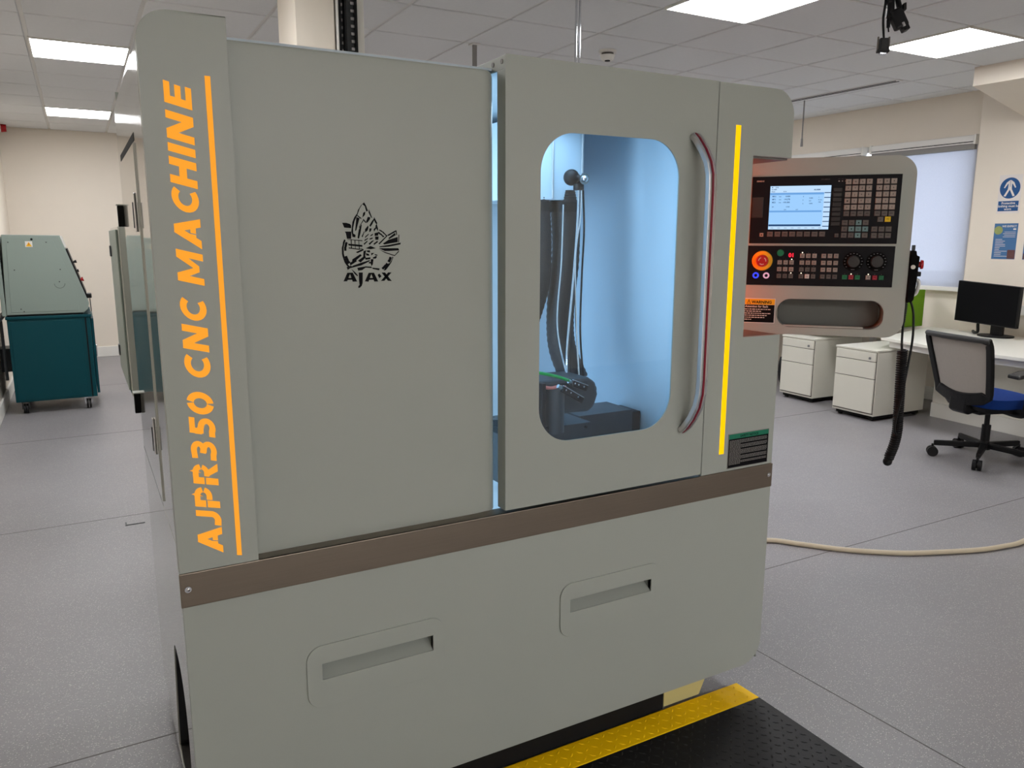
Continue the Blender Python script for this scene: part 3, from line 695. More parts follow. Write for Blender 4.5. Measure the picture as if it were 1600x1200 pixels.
# ---------------- side, shell, rear
sd = MB()
X = .124; XT = .180
arcpts = [(XT-(XT-X)*math.cos(math.radians(a)), 1.764+.056*math.sin(math.radians(a))) for a in range(0, 91, 9)]
outer = [(X, .118)]+[(X, 1.764)]+arcpts[1:]+[(.262, 1.820)]
inner = [(.262, 1.815)]+[(p[0]+.004, p[1]-.004) for p in arcpts[::-1]]+[(X+.004, .118)]
hole = [(p.x, p.y) for p in catmull([(2.06, .090, 0), (2.03, .20, 0), (1.99, .32, 0), (1.955, .415, 0), (1.90, .452, 0), (1.80, .445, 0), (1.735, .39, 0), (1.715, .30, 0), (1.735, .19, 0), (1.80, .115, 0), (1.90, .088, 0), (2.0, .082, 0), (2.06, .090, 0)], 4)][:-1]
up_ = MB()
pro = outer[1:]; pri = [(X+.004, 1.64)]
# lower side sheet with the cable opening
side_lo = done(MB().plate(rr(1.612, 2.50, .068, .806, (.13, 0, 0, 0)), [hole], .004, fx(X+.002)), 'side_skirt', 'grey_side', mc, bevel=.001)
voidm = MB().plate([(1.88+(a-1.88)*1.03, .27+(b-.27)*1.03) for a, b in hole], [hole], .12, fx(X+.064)).box(X+.12, X+.124, 1.68, 2.10, .07, .48)
done(voidm, 'cable_opening', 'black', side_lo)
done(MB().box(X-.0004, X+.003, 1.9, 2.50, .806, .8085), 'skirt_edge', 'chrome', side_lo)
su = MB()
loop = [(X, .8095), (X, 1.764)]+arcpts[1:]+[(.270, 1.820), (.270, 1.816)]+[(p[0]+.004*math.cos(math.radians(i*9)), p[1]-.004) for i, p in list(enumerate(arcpts))[::-1]]+[(X+.004, .8095)]
su.prism([(a, 1.612, b) for a, b in loop], (0, .888, 0))
side_up = done(su, 'side_panel', 'grey_side', mc, smooth=True)
done(MB().box(X-.003, X+.001, 1.862, 2.392, .830, 1.615), 'side_door', 'grey_side', side_up, bevel=.0012)
done(MB().box(X-.0008, X+.001, 1.858, 2.396, 1.619, 1.635), 'door_gap', 'void', side_up)
for z0, z1 in ((.925, 1.010), (1.432, 1.516)):
    hnd = done(MB().box(X-.0065, X-.003, 1.924, 1.944, z0, z1), 'latch', 'chrome', side_up, bevel=.002)
    done(MB().box(X-.0095, X-.0075, 1.928, 1.940, z0+.008, z1-.02), 'latch_paddle', 'castgrey', side_up, bevel=.001)
for z0, z1 in ((1.449, 1.507), (.915, .975)):
    bf = done(MB().box(X-.016, X+.0, 2.47, 2.49, z0, z1), 'rubber_buffer', 'void', side_up, bevel=.002)
    done(MB().box(X-.018, X+.0, 2.46, 2.495, z1, z1+.003), 'buffer_plate', 'grey', side_up)
# closing sheets: top, right, rear, inner chamber
done(MB().box(.270, 1.706, 1.80, 2.50, 1.812, 1.818), 'roof', 'grey', mc)
rs_ = MB().box(1.769, 1.774, 1.612, 2.50, .118, 1.146).box(1.769, 1.774, 2.03, 2.50, 1.146, 1.76).box(1.769, 1.774, 1.612, 2.03, 1.641, 1.76)
done(rs_, 'right_side', 'grey', mc)
done(MB().box(X+.005, 1.769, 2.495, 2.50, .118, 1.812), 'rear_panel', 'grey', mc)
ch = MB()
ch.box(.145, .150, 1.65, 2.46, .62, 1.80).box(.150, 1.622, 2.455, 2.46, .62, 1.80).box(1.617, 1.622, 1.65, 2.455, .62, 1.80).box(.150, 1.617, 1.665, 2.455, 1.795, 1.80).box(.150, 1.617, 1.645, 2.455, .62, .625)
done(ch, 'chamber', 'inner', mc)
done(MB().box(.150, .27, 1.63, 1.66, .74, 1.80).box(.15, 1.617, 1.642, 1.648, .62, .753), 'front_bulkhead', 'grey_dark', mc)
# chamber lamp: long LED fitting on the ceiling of the chamber (real light)
done(MB().box(.98, 1.56, 1.68, 1.72, 1.750, 1.768), 'chamber_lamp', 'white', mc, bevel=.002)
la = bpy.data.lights.new('chamber_led', 'AREA'); la.shape = 'RECTANGLE'; la.size = 1.0; la.size_y = .3; la.energy = 6; la.color = (.60, .82, 1.0)
lo = bpy.data.objects.new('chamber_led', la); COL.objects.link(lo); lo.parent = mc; lo.location = Vector((.85, 1.90, 1.745))*K-mo
l2 = bpy.data.lights.new('side_fill', 'AREA'); l2.shape = 'RECTANGLE'; l2.size = 1.0; l2.size_y = .4; l2.energy = 12; l2.color = (.60, .82, 1.0)
o2 = bpy.data.objects.new('side_fill', l2); COL.objects.link(o2); o2.parent = mc; o2.location = Vector((.165, 1.88, 1.22))*K-mo; o2.rotation_euler = (0, math.radians(-90), 0)  # added fill lamp without a fitting, evens light across the right chamber wall
# chamber contents
done(MB().box(1.122, 1.168, 2.09, 2.13, .95, 1.68), 'gap_dark_strip', 'black', mc, bevel=.004)  # added dark strip, keeps the bright chamber from showing through the panel gap
done(MB().box(1.16, 1.400, 2.09, 2.44, 1.535, 1.769), 'column_cover', 'inner', mc, bevel=.002)
done(MB().cyl((1.292, 2.088, 1.54), (1.292, 2.088, 1.768), .003, seg=8).cyl((1.398, 2.086, 1.54), (1.398, 2.086, 1.768), .0035, seg=8), 'cover_seam', 'alu', mc, smooth=True)
def ribbed(mb, pts, r, seg=16, pitch=.008):
    P = catmull(pts, 14); rs = [r*(1+.02*(1 if (i//1) % 2 else -1)) for i in range(len(P))]
    return mb.tube(P, r, seg, rs=rs)
done(ribbed(MB(), [(1.357, 2.13, 1.56), (1.357, 2.12, 1.50), (1.350, 2.10, 1.365), (1.327, 2.09, 1.204), (1.322, 2.07, 1.081), (1.340, 2.02, .98)], .044), 'bellows_hose', 'conduit', mc, smooth=True)
done(ribbed(MB(), [(1.262, 2.13, 1.56), (1.262, 2.12, 1.50), (1.262, 2.11, 1.40), (1.250, 2.10, 1.28), (1.215, 2.10, 1.17)], .036), 'bellows_hose', 'conduit', mc, smooth=True)
done(MB().cyl((1.357, 2.12, 1.500), (1.357, 2.12, 1.530), .048, seg=20).cyl((1.262, 2.12, 1.500), (1.262, 2.12, 1.530), .040, seg=20), 'hose_collar', 'black', mc, smooth=True)
lampm = done(MB().ball((1.302, 2.0, 1.597), .024, 18).cyl((1.318, 1.985, 1.56), (1.318, 1.985, 1.578), .016, seg=14), 'coolant_knuckle', 'black', mc, smooth=True)
done(MB().cyl((1.325, 1.965, 1.592), (1.325, 2.0, 1.594), .017, seg=18).ball((1.325, 1.962, 1.592), .010, 12), 'nozzle_cap', 'chrome', lampm, smooth=True)
done(MB().cyl((1.325, 2.0, 1.597), (1.42, 2.10, 1.60), .010, seg=12), 'knuckle_arm', 'castgrey', lampm, smooth=True)
for nm, P, r, mt in (('metal_tube', [(1.314, 1.98, 1.569), (1.313, 1.98, 1.48), (1.302, 1.98, 1.311), (1.283, 1.98, 1.098), (1.27, 1.96, .996)], .0035, 'chrome'),
                 ('metal_tube', [(1.324, 1.98, 1.569), (1.322, 1.98, 1.48), (1.307, 1.98, 1.368), (1.314, 1.98, 1.175), (1.315, 1.96, .993)], .003, 'chrome'),
                 ('black_lead', [(1.333, 2.0, 1.56), (1.330, 2.0, 1.367), (1.309, 2.0, 1.134), (1.293, 1.98, .995)], .0035, 'black'),
                 ('black_lead', [(1.331, 1.98, 1.56), (1.337, 1.98, 1.443), (1.332, 1.98, 1.31), (1.330, 1.98, 1.136), (1.332, 1.96, .992)], .003, 'black'),
                 ('metal_tube', [(1.300, 2.04, 1.52), (1.296, 2.04, 1.35), (1.278, 2.03, 1.15), (1.300, 2.0, .99)], .0025, 'chrome')):
    done(MB().tube(catmull(P, 8), r, 8), nm, mt, mc, smooth=True)
# spindle head
sph = MB()
sph.prism([(1.05, 1.86, 1.022), (1.285, 1.86, 1.018), (1.310, 1.86, 1.002), (1.318, 1.86, .965), (1.306, 1.86, .930), (1.285, 1.86, .915), (1.05, 1.86, .922)], (0, .14, 0))
sp_o = done(sph, 'spindle_head', 'castgrey', mc, bevel=.010)
done(MB().cyl((1.30, 1.93, .967), (1.325, 1.93, .967), .030, .024, seg=16).cyl((1.335, 1.93, .967), (1.352, 1.93, .967), .018, .012, seg=12), 'spindle_nose', 'black', sp_o, smooth=True)
done(MB().cyl((1.16, 1.855, .87), (1.16, 1.855, 1.0), .030, seg=18), 'motor_can', 'castgrey', sp_o, smooth=True)
done(MB().box(1.0, 1.185, 1.84, 1.99, .872, .892), 'mount_plate', 'black', sp_o, bevel=.003)
done(MB().box(1.105, 1.118, 1.83, 1.99, .865, 1.02), 'mount_web', 'black', sp_o, bevel=.002)
done(MB().tube(catmull([(1.02, 1.83, 1.065), (1.091, 1.84, 1.052), (1.133, 1.84, 1.042), (1.176, 1.84, 1.029), (1.212, 1.835, 1.014)], 6), .0045, 8), 'green_air_line', 'hgreen', sp_o, smooth=True, label='green air line')
done(MB().tube(catmull([(1.115, 1.85, 1.008), (1.14, 1.84, 1.003), (1.160, 1.835, 1.006), (1.183, 1.83, 1.003)], 6), .0050, 8), 'pink_air_line', 'hpink', sp_o, smooth=True, label='pink air line')
for (xa, za), (xb, zb) in (((1.198, 1.017), (1.250, .996)), ((1.166, 1.003), (1.236, .962))):
    a = Vector((xa, 1.825, za)); b = Vector((xb, 1.825, zb))
    done(MB().bar(a, b, .020, .018, (0, 1, 0)), 'connector_block', 'black', sp_o, bevel=.003)
    d_ = (b-a); done(MB().bar(a+Vector((0, -.009, .009)), b+Vector((0, -.009, .009)), .002, .004, (0, 1, 0)).cyl(a-d_*.18, a, .006, seg=10), 'connector_fitting', 'chrome', sp_o, smooth=False)
    for f_ in (.12, .35, .7): done(MB().cyl(a+d_*f_+Vector((0, -.012, .001)), a+d_*f_+Vector((0, -.009, .001)), .0028, seg=8), 'connector_screw', 'chrome', sp_o)
# table covers
done(MB().box(1.342, 1.552, 1.995, 2.14, .66, .868), 'table_cover', 'castgrey', mc, bevel=.002)
done(MB().box(1.10, 1.338, 1.92, 2.14, .66, .866), 'table_cover', 'castgrey', mc, bevel=.002)
done(MB().box(1.556, 1.612, 2.03, 2.14, .66, .85), 'way_cover', 'black', mc, bevel=.002)
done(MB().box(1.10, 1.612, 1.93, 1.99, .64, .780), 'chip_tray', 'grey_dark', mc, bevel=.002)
for x in (1.315, 1.36): done(MB().cyl((x, 1.915 if x < 1.34 else 1.993, .853), (x, 1.96, .853), .004, seg=10), 'cover_screw', 'black', mc)
# levelling feet and plinth with shade in its colour
done(MB().prism([(1.454, 1.672, .006), (1.597, 1.672, .006), (1.65, 1.672, .118), (1.454, 1.672, .118)], (0, .10, 0)), 'foot', 'cream', mc, bevel=.0015)
done(MB().prism([(.40, 1.672, .006), (.25, 1.672, .006), (.20, 1.672, .118), (.40, 1.672, .118)], (0, .10, 0)), 'foot', 'cream', mc, bevel=.0015)
for x in (.32, 1.52): done(MB().box(x-.06, x+.06, 2.28, 2.40, .0, .118), 'foot', 'cream', mc, bevel=.0015)
done(MB().box(.15, 1.75, 1.64, 2.48, .112, .122), 'base_tray', 'grey_dark', mc)
done(MB().box(.16, 1.70, 1.80, 2.45, .004, .112).box(.42, 1.448, 1.668, 1.80, .004, .112), 'shade_plinth', 'void', mc)  # plinth brought forward; its black stands in for shade on the floor beneath
# electrical enclosure hung behind the machine's left rear
ec = done(MB().box(.118, .45, 2.80, 3.42, .905, 1.455), 'electrical_enclosure', 'grey_side', mc, bevel=.004)
done(MB().box(.112, .118, 2.84, 3.40, .92, 1.445), 'enclosure_door', 'seafoam', ec, bevel=.002)
for z in (1.37, 1.00):
    done(MB().box(.106, .112, 3.28, 3.32, z-.02, z+.02), 'hinge', 'castgrey', ec, bevel=.002)
done(MB().box(.25, .45, 2.45, 2.80, 1.0, 1.4), 'enclosure_bracket', 'grey_dark', ec)
CUR['k'] = 1.0; CUR['org'] = (0, 0, 0)
# ================================================================== CONTROL CONSOLE
A0 = Vector((1.824, 1.792, 1.127))*K
con = empty('control_console', A0, 'grey control console with lit screen, black keypads and yellow ringed stop button', 'console', rz=math.atan2(-.732, .681))
CUR['k'] = K; CUR['org'] = (0, 0, 1.127*K)
def fc(y): return lambda a, b, w: (a, y+w, b)
slot = rr(.094, .397, 1.150, 1.238, (.040, .038, .038, .040), 8)
hz = done(MB().plate(rr(-.075, .453, 1.128, 1.657, (.02, .052, .055, .02), 10), [slot], .004, fc(.002)), 'faceplate', 'grey', con, bevel=.0015)
done(MB().plate(rr(-.075, .453, 1.128, 1.657, (.02, .052, .055, .02), 10), [slot], .070, fc(.039)), 'housing', 'grey', con, smooth=True)
pk = MB().box(.10, .39, .070, .073, 1.14, 1.245)
done(pk, 'pocket_back', 'grey_dark', con)
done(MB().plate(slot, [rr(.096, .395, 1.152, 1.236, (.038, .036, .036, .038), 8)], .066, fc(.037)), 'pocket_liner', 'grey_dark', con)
done(MB().box(.108, .345, .004, .012, 1.151, 1.157), 'pocket_lip', 'grey', con, bevel=.001)
done(MB().box(-.065, .44, .074, .12, 1.14, 1.645), 'rear_cover', 'grey', con, bevel=.006)
done(MB().cyl((-.075, .045, 1.150), (-.075, .045, 1.64), .022, seg=20), 'pivot_tube', 'black', con, smooth=True)
done(MB().cyl((-.045, .035, 1.1285), (-.045, .035, 1.118), .045, seg=24), 'pivot_cap', 'chrome', con, smooth=True)
# display unit
pu = done(MB().box(.0005, .4150, -.0032, .0005, 1.4055, 1.6045), 'display_unit', 'panelblk', con, bevel=.001)
Z = -.0036
scr = done(MB().box(.054, .2255, -.0040, -.0030, 1.4475, 1.5760), 'screen', 'scr', pu, label='lit pale blue screen')
s_ = MB(); s_.box(.0545, .2070, Z-.0008, Z-.0003, 1.5560, 1.5755).box(.207, .2250, Z-.0008, Z-.0003, 1.4480, 1.5755).box(.0545, .2070, Z-.0008, Z-.0003, 1.4480, 1.4565)
done(s_, 'screen_margin', 'scrw', pu)
s_ = MB(); s_.box(.0545, .2070, Z-.0010, Z-.0004, 1.5500, 1.5560).box(.0545, .2030, Z-.0010, Z-.0004, 1.4985, 1.5035)
done(s_, 'screen_band', 'scrb', pu)
s_ = MB(); s_.box(.0545, .2030, Z-.0012, Z-.0005, 1.4570, 1.4625)
for i in range(8): s_.box(.208, .2253, Z-.0012, Z-.0005, 1.5535-i*.0140, 1.5560-i*.0140)
done(s_, 'screen_rule', 'scrd', pu)
s_ = MB()
def ct(mb, s, size, u, v, z=Z-.0010, b=.00008, al='LEFT'): text_mesh(mb, s, size, lambda a, c, w: (u+a, z, v+c), b, al)
ct(s_, 'M     JOG', .0050, .058, 1.5700); ct(s_, 'N:/ MPF', .0045, .058, 1.5640); ct(s_, 'Reset', .0045, .058, 1.5580); ct(s_, 'ROV', .0045, .092, 1.5580); ct(s_, 'ALARM', .0055, .178, 1.5620, b=.0002)
for i, (a, b) in enumerate((('MX1', '0.000'), ('MY1', '-14.278'), ('MZ1', '-103.285'))):
    ct(s_, a, .0058, .061, 1.5435-i*.0088, b=.00015); ct(s_, b, .0058, .112, 1.5435-i*.0088, b=.00015, al='RIGHT'); ct(s_, 'mm', .0045, .080, 1.5435-i*.0088)
    ct(s_, ('T F S')[i*2], .0050, .148, 1.5420-i*.0100); ct(s_, ('0.000', '0.0', '100%')[i], .0048, .166, 1.5380-i*.0080); ct(s_, ('1', '0 mm', '70%')[i], .0045, .192, 1.5400-i*.0070)
ct(s_, 'SP1', .0045, .061, 1.5130); ct(s_, '0.000', .0045, .112, 1.5130, al='RIGHT'); ct(s_, 'G54', .0040, .096, 1.5048); ct(s_, 'G17', .0040, .130, 1.5048)
for i in range(8): s_.box(.061+i*.0195, .069+i*.0195, Z-.0010, Z-.0008, 1.4515, 1.4525)
done(s_, 'screen_text', 'scrd', pu)
nm = MB(); ct(nm, 'SIEMENS', .0058, .0135, 1.5890, z=-.0036, b=.00035); done(nm, 'maker_name', 'key', pu)
nm = MB(); ct(nm, 'SINUMERIK', .0050, .196, 1.5915, z=-.0036, b=.0001); done(nm, 'series_name', 'inkd', pu)
done(MB().box(.0035, .0360, -.0052, -.003, 1.4830, 1.5440), 'port_cover', 'dial', pu, bevel=.0012)
for i in range(3):
    done(MB().box(.2440+i*.0090, .2475+i*.0090, -.0040, -.003, 1.5860, 1.5885), 'status_lamp', 'inkw' if i == 0 else 'key', pu)
lb = MB()
for i in range(3): lb.box(.2425+i*.0090, .2490+i*.0090, -.0036, -.003, 1.5925, 1.5937)
done(lb, 'lamp_caption', 'inkd', pu)
# keys: one small mesh per colour, copied
def keymesh(w, h, t=.0022):
    mb = MB(); c = .0008
    a = [(-w/2, -h/2), (w/2, -h/2), (w/2, h/2), (-w/2, h/2)]; b = [(x-math.copysign(c, x), y-math.copysign(c, y)) for x, y in a]
    A = [mb.b.verts.new((x, 0, y)) for x, y in a]; B = [mb.b.verts.new((x, -t, y)) for x, y in b]
    mb.b.faces.new(B)
    for i in range(4): mb.b.faces.new((A[i], A[(i+1) % 4], B[(i+1) % 4], B[i]))
    return mb
kcache = {}
def key(u, v, w, h, mt, parent, name='key', legend=None):
    kk = (w, h, mt, legend)
    if kk not in kcache:
        mb = keymesh(w, h); me = mb.mesh('key', K, (0, 0, 0)); me.materials.append(M[mt])
        if legend:
            me.materials.append(M['ink']); bb = bmesh.new(); bb.from_mesh(me); m2 = MB()
            if legend in '<>^v':
                P = {'^': [(-.0028, -.002), (.0028, -.002), (0, .0028)], 'v': [(-.0028, .002), (.0028, .002), (0, -.0028)], '<': [(.002, -.0028), (.002, .0028), (-.0028, 0)], '>': [(-.002, -.0028), (-.002, .0028), (.0028, 0)]}[legend]
                m2.poly([(x, -.0025, y) for x, y in P])
            elif legend == '#': m2.box(-w*.28, w*.28, -.0026, -.0023, -.0004, .0004).box(-w*.2, w*.2, -.0026, -.0023, .0016, .0022)
            elif legend == 'o': m2.box(-.0022, .0022, -.0026, -.0023, .0010, .0016).box(-.0022, .0022, -.0026, -.0023, -.0022, -.0016).box(-.0022, -.0016, -.0026, -.0023, -.0022, .0016).box(.0016, .0022, -.0026, -.0023, -.0022, .0016)
            else: text_mesh(m2, legend, .0062, lambda a, b, w_: (a, -.0025, b-.0022), .00012, 'CENTER')
            t = m2.mesh('l', K, (0, 0, 0)); n0 = len(bb.faces); bb.from_mesh(t)
            bb.faces.ensure_lookup_table()
            for f in bb.faces[n0:]: f.material_index = 1
            bb.to_mesh(me); bb.free()
        kcache[kk] = me
    o = bpy.data.objects.new(name, kcache[kk]); COL.objects.link(o); o.parent = parent
    o.location = Vector((u, -.0032, v-1.127))*K
    return o
PIT, PV = .0196, .0184
L1 = ['ONGP', 'XYZF', 'IJKR', 'MSTL', 'DHWE', None]
L2 = ['789', '456', '123', '-0.', '/=+', None]
for r in range(6):
    v = 1.5850-r*PV
    for c in range(4):
        key(.2722+c*.0188, v, .0160, .0150, 'key' if r < 5 else 'keyd', pu, legend=(L1[r][c] if L1[r] else '#'))
    for c in range(3):
        key(.3560+c*.0188, v, .0160, .0150, 'key' if r < 5 else 'keyd', pu, legend=(L2[r][c] if L2[r] else '#'))
key(.3660, 1.4765, .0160, .0150, 'keyd', pu, legend='o'); key(.3855, 1.4765, .0160, .0155, 'keyy', pu, legend='#')
for r in range(3):
    v = 1.4670-r*.0184
    for c in range(4):
        arrow = {(0, 2): '^', (1, 1): '<', (1, 3): '>', (2, 2): 'v', (1, 2): 'o'}.get((r, c))
        key(.2700+c*.0190, v, .0160, .0150, 'keyb' if arrow else 'keyd', pu, legend=arrow or 'o' if (r, c) != (0, 0) else '#')
for r in range(2):
    for c in range(3): key(.3520+c*.0188, 1.4480-r*.0184, .0160, .0150, 'keyd', pu, legend='#')
for i in range(8):
    key(.0610+i*.0212, 1.4335, .0170, .0150, 'keyd', pu, 'soft_key', legend='#')
    key(.2440, 1.5625-i*.0141, .0250, .0115, 'dial', pu, 'soft_key')
key(.0360, 1.4315, .0110, .0110, 'key', pu, legend='^'); key(.2500, 1.4300, .0110, .0110, 'keyd', pu, legend='o')
# machine control panel
mp = done(MB().box(-.0010, .4130, -.0032, .0005, 1.2785, 1.3985), 'button_panel', 'panelblk', con, bevel=.001)
sb = done(MB().cyl((.0430, -.0032, 1.3530), (.0430, -.010, 1.3530), .0305, .0285, seg=32), 'stop_ring', 'yel', mp, smooth=True)
done(MB().cyl((.0430, -.010, 1.3530), (.0430, -.022, 1.3530), .0140, seg=24).cyl((.0430, -.022, 1.3530), (.0430, -.032, 1.3530), .0185, .0165, seg=28), 'stop_button', 'red', mp, smooth=True)
ar = MB()
for a0 in (-10, 110, 230):
    P = [(.043+.0115*math.cos(math.radians(a0+k*10)), -.0325, 1.353+.0115*math.sin(math.radians(a0+k*10))) for k in range(8)]
    Q = [(.043+.0095*math.cos(math.radians(a0+k*10)), -.0325, 1.353+.0095*math.sin(math.radians(a0+k*10))) for k in range(8)]
    for i in range(7): ar.poly([P[i], P[i+1], Q[i+1], Q[i]])
done(ar, 'stop_arrows', 'inkw', mp)
done(MB().cyl((.0945, -.0032, 1.3770), (.0945, -.009, 1.3770), .0105, .0095, seg=20), 'start_button', 'seagreen', mp, smooth=True)
sg = MB(); ct(sg, '01', .0165, .1185, 1.3650, z=-.0040, b=.0006); done(sg, 'tool_display', 'ledred', mp, label='red seven-segment display')
for u, mt in ((.026, 'ledblue'), (.057, 'ledpink')):
    done(MB().cyl((u, -.0032, 1.3080), (u, -.0065, 1.3080), .0095, seg=20), 'lit_button', mt, mp, smooth=True)
    done(MB().cyl((u, -.0065, 1.3080), (u, -.0075, 1.3080), .0048, seg=16), 'button_symbol', 'panelblk', mp)
lampset = {(0, 0, 2), (0, 2, 2), (1, 0, 0), (1, 3, 0)}
def led(u, v, on):
    o_ = done(MB().cyl((u, -.0032, v), (u, -.0044, v), .0019 if on else .0010, seg=8), 'indicator', 'ledw' if on else 'keyd', mp)
for r in range(3):
    for c in range(3):
        key(.0940+c*.0172, 1.3485-r*.0206, .0130, .0130, 'key' if r < 2 else 'keyd', mp, legend='o'); led(.0940+c*.0172, 1.3580-r*.0206, (0, r, c) in lampset)
for r in range(4):
    for c in range(3):
        key(.1580+c*.0172, 1.3690-r*.0206, .0130, .0130, 'keyw' if (r, c) == (3, 1) else ('key' if r < 2 else 'keyd'), mp, legend='o'); led(.1580+c*.0172, 1.3785-r*.0206, (1, r, c) in lampset)
        key(.2190+c*.0172, 1.3690-r*.0206, .0130, .0130, 'key' if r < 3 else 'keyd', mp, legend='#'); 
for g0, cols in ((.281, ('keyg', 'keyr', 'keyg')), (.346, ('key', 'keyr', 'keyg'))):
    for c in range(3):
        key(g0+c*.0178, 1.3065, .0135, .0130, cols[c], mp, legend='#'); led(g0+c*.0178, 1.3160, (g0 < .3 and c == 1) or (g0 > .3 and c == 0))
for u in (.3020, .3660):
    d = done(MB().cyl((u, -.0032, 1.3530), (u, -.0050, 1.3530), .0285, seg=32), 'dial_skirt', 'mblack', mp, smooth=True)
    done(MB().cyl((u, -.0050, 1.3530), (u, -.0185, 1.3530), .0178, .0160, seg=28), 'dial_knob', 'dial', mp, smooth=True)
    mk = MB()
    for k in range(13):
        a = math.radians(-130+k*260/12+90); cx, cz = u+.0240*math.cos(a), 1.353+.0240*math.sin(a)
        mk.box(cx-.0018, cx+.0018, -.0056, -.0049, cz-.0009, cz+.0009)
    mk.box(u-.005, u+.005, -.0056, -.0049, 1.3285, 1.3300)
    done(mk, 'dial_marks', 'mark', mp)
# warning label
wl = done(MB().box(-.030, .0895, -.0010, .0, 1.1600, 1.2370), 'warning_label', 'inkw', con)
done(MB().box(-.028, .0875, -.0014, -.0009, 1.1620, 1.2170), 'label_field', 'ink', wl)
done(MB().box(-.028, .0875, -.0014, -.0009, 1.2175, 1.2350), 'label_header', 'yel', wl)
t_ = MB(); text_mesh(t_, 'WARNING', .0122, lambda a, c, w: (.019+a, -.0017, 1.2212+c), .0004)
for tri in ([(.004, 1.2195), (.0165, 1.2195), (.01025, 1.2330)],):
    for i in range(3):
        a, b = Vector(tri[i]), Vector(tri[(i+1) % 3]); d = (b-a).normalized(); n = Vector((-d.y, d.x))*.0010
        t_.poly([(a.x, -.0017, a.y), (b.x, -.0017, b.y), (b.x+n.x, -.0017, b.y+n.y), (a.x+n.x, -.0017, a.y+n.y)])
t_.box(.0097, .0108, -.0018, -.0016, 1.2235, 1.2290)
done(t_, 'label_title', 'ink', wl)
t_ = MB(); text_mesh(t_, 'Attention for fault', .0092, lambda a, c, w: (.000+a, -.0017, 1.2085+c), .0002)
rnd = random.Random(9)
for i in range(6):
    v = 1.2015-i*.0064; u = -.024; full = (.078, .050, .078, .066, .060, .020)[i]
    while u < full:
        wd = min(rnd.uniform(.003, .010), full-u)
        if wd > .001: t_.box(u, u+wd, -.0018, -.0014, v, v+.0024)
        u += wd+.0018
done(t_, 'label_print', 'inkw', wl)
# ---------------- hand-wheel pendant hanging on the console's right side
pn = empty('handwheel_pendant', A0, 'black handheld pendant with red stop button and coiled cable on the side of the console', 'pendant', rz=math.atan2(-.732, .681))
bd = MB()
bd.prism([(.4545, -.006, 1.386), (.470, -.006, 1.386), (.472, -.006, 1.372), (.4800, -.006, 1.370), (.4780, -.006, 1.310), (.4740, -.006, 1.243), (.468, -.006, 1.236), (.4545, -.006, 1.236)], (0, .062, 0))
done(bd, 'body', 'mblack', pn, bevel=.003)
done(MB().box(.462, .4675, .005, .04, 1.386, 1.402), 'hanger', 'castgrey', pn, bevel=.002)
done(MB().cyl((.479, .012, 1.346), (.486, .012, 1.346), .0085, seg=18).cyl((.486, .012, 1.346), (.4925, .012, 1.346), .0135, .0125, seg=24), 'stop_button', 'red', pn, smooth=True, label='red stop button')
done(MB().cyl((.478, .020, 1.318), (.4900, .020, 1.318), .0075, .0068, seg=18), 'selector_knob', 'black', pn, smooth=True)
done(MB().cyl((.464, -.006, 1.339), (.464, -.009, 1.339), .0062, seg=20), 'side_button', 'white', pn, smooth=True, label='round white side button')
done(MB().tube(catmull([(.477, .03, 1.300), (.486, .03, 1.298), (.489, .03, 1.285), (.484, .03, 1.262), (.476, .03, 1.255)], 6), .0055, 8), 'magnet_loop', 'keyw', pn, smooth=True)
rel = MB()
for k in range(9): rel.cyl((.4555-.0000*k, .012, 1.236-k*.0062), (.4555, .012, 1.236-k*.0062-.0042), .0075-.0003*k, seg=12)
rel.cyl((.4555, .012, 1.240), (.4555, .012, 1.175), .0045, seg=10)
done(rel, 'strain_relief', 'rubber', pn, smooth=True)
done(MB().tube(catmull([(.4555, .012, 1.19), (.455, .012, 1.145), (.457, .012, 1.10), (.462, .012, 1.075)], 8), .0034, 8), 'cable', 'rubber', pn, smooth=True)
done(MB().tube(catmull([(.471, .03, 1.24), (.482, .028, 1.20), (.486, .025, 1.13), (.480, .020, 1.05), (.467, -.002, .95), (.4555, -.010, .875), (.457, -.010, .842), (.466, .0, .832)], 10), .0034, 8), 'return_cable', 'rubber', pn, smooth=True)
# coiled part: helix about a hanging path, folded at the bottom
path = catmull([(.459, .010, 1.092), (.460, .010, 1.05), (.462, .010, .99), (.4645, .010, .90), (.466, .010, .845), (.461, .010, .80), (.452, .010, .765), (.447, .010, .745)], 40)
pts = []; tot = 0; acc = [0]
for a, b in zip(path, path[1:]): tot += (b-a).length; acc.append(tot)
turns = 50; N_ = turns*12; j = 0
for i in range(N_+1):
    s = tot*i/N_
    while j < len(acc)-2 and acc[j+1] < s: j += 1
    f = (s-acc[j])/max(1e-9, acc[j+1]-acc[j]); p = path[j].lerp(path[j+1], f); t = (path[j+1]-path[j]).normalized()
    x = Vector((0, 1, 0)); x = (x-t*x.dot(t)).normalized(); y = t.cross(x); a = 2*PI*turns*i/N_
    R_ = .0125 if s < tot*.97 else .0105
    pts.append(p+x*R_*math.cos(a)+y*R_*math.sin(a))
done(MB().tube(pts, .0032, 6), 'coiled_cable', 'rubber', pn, smooth=True)
done(MB().tube(path, .0055, 10), 'coil_core', 'rubber', pn, smooth=True)
done(MB().ball((.447, .010, .744), .0135, 14), 'coil_end', 'rubber', pn, smooth=True)
CUR['k'] = 1.0; CUR['org'] = (0, 0, 0)
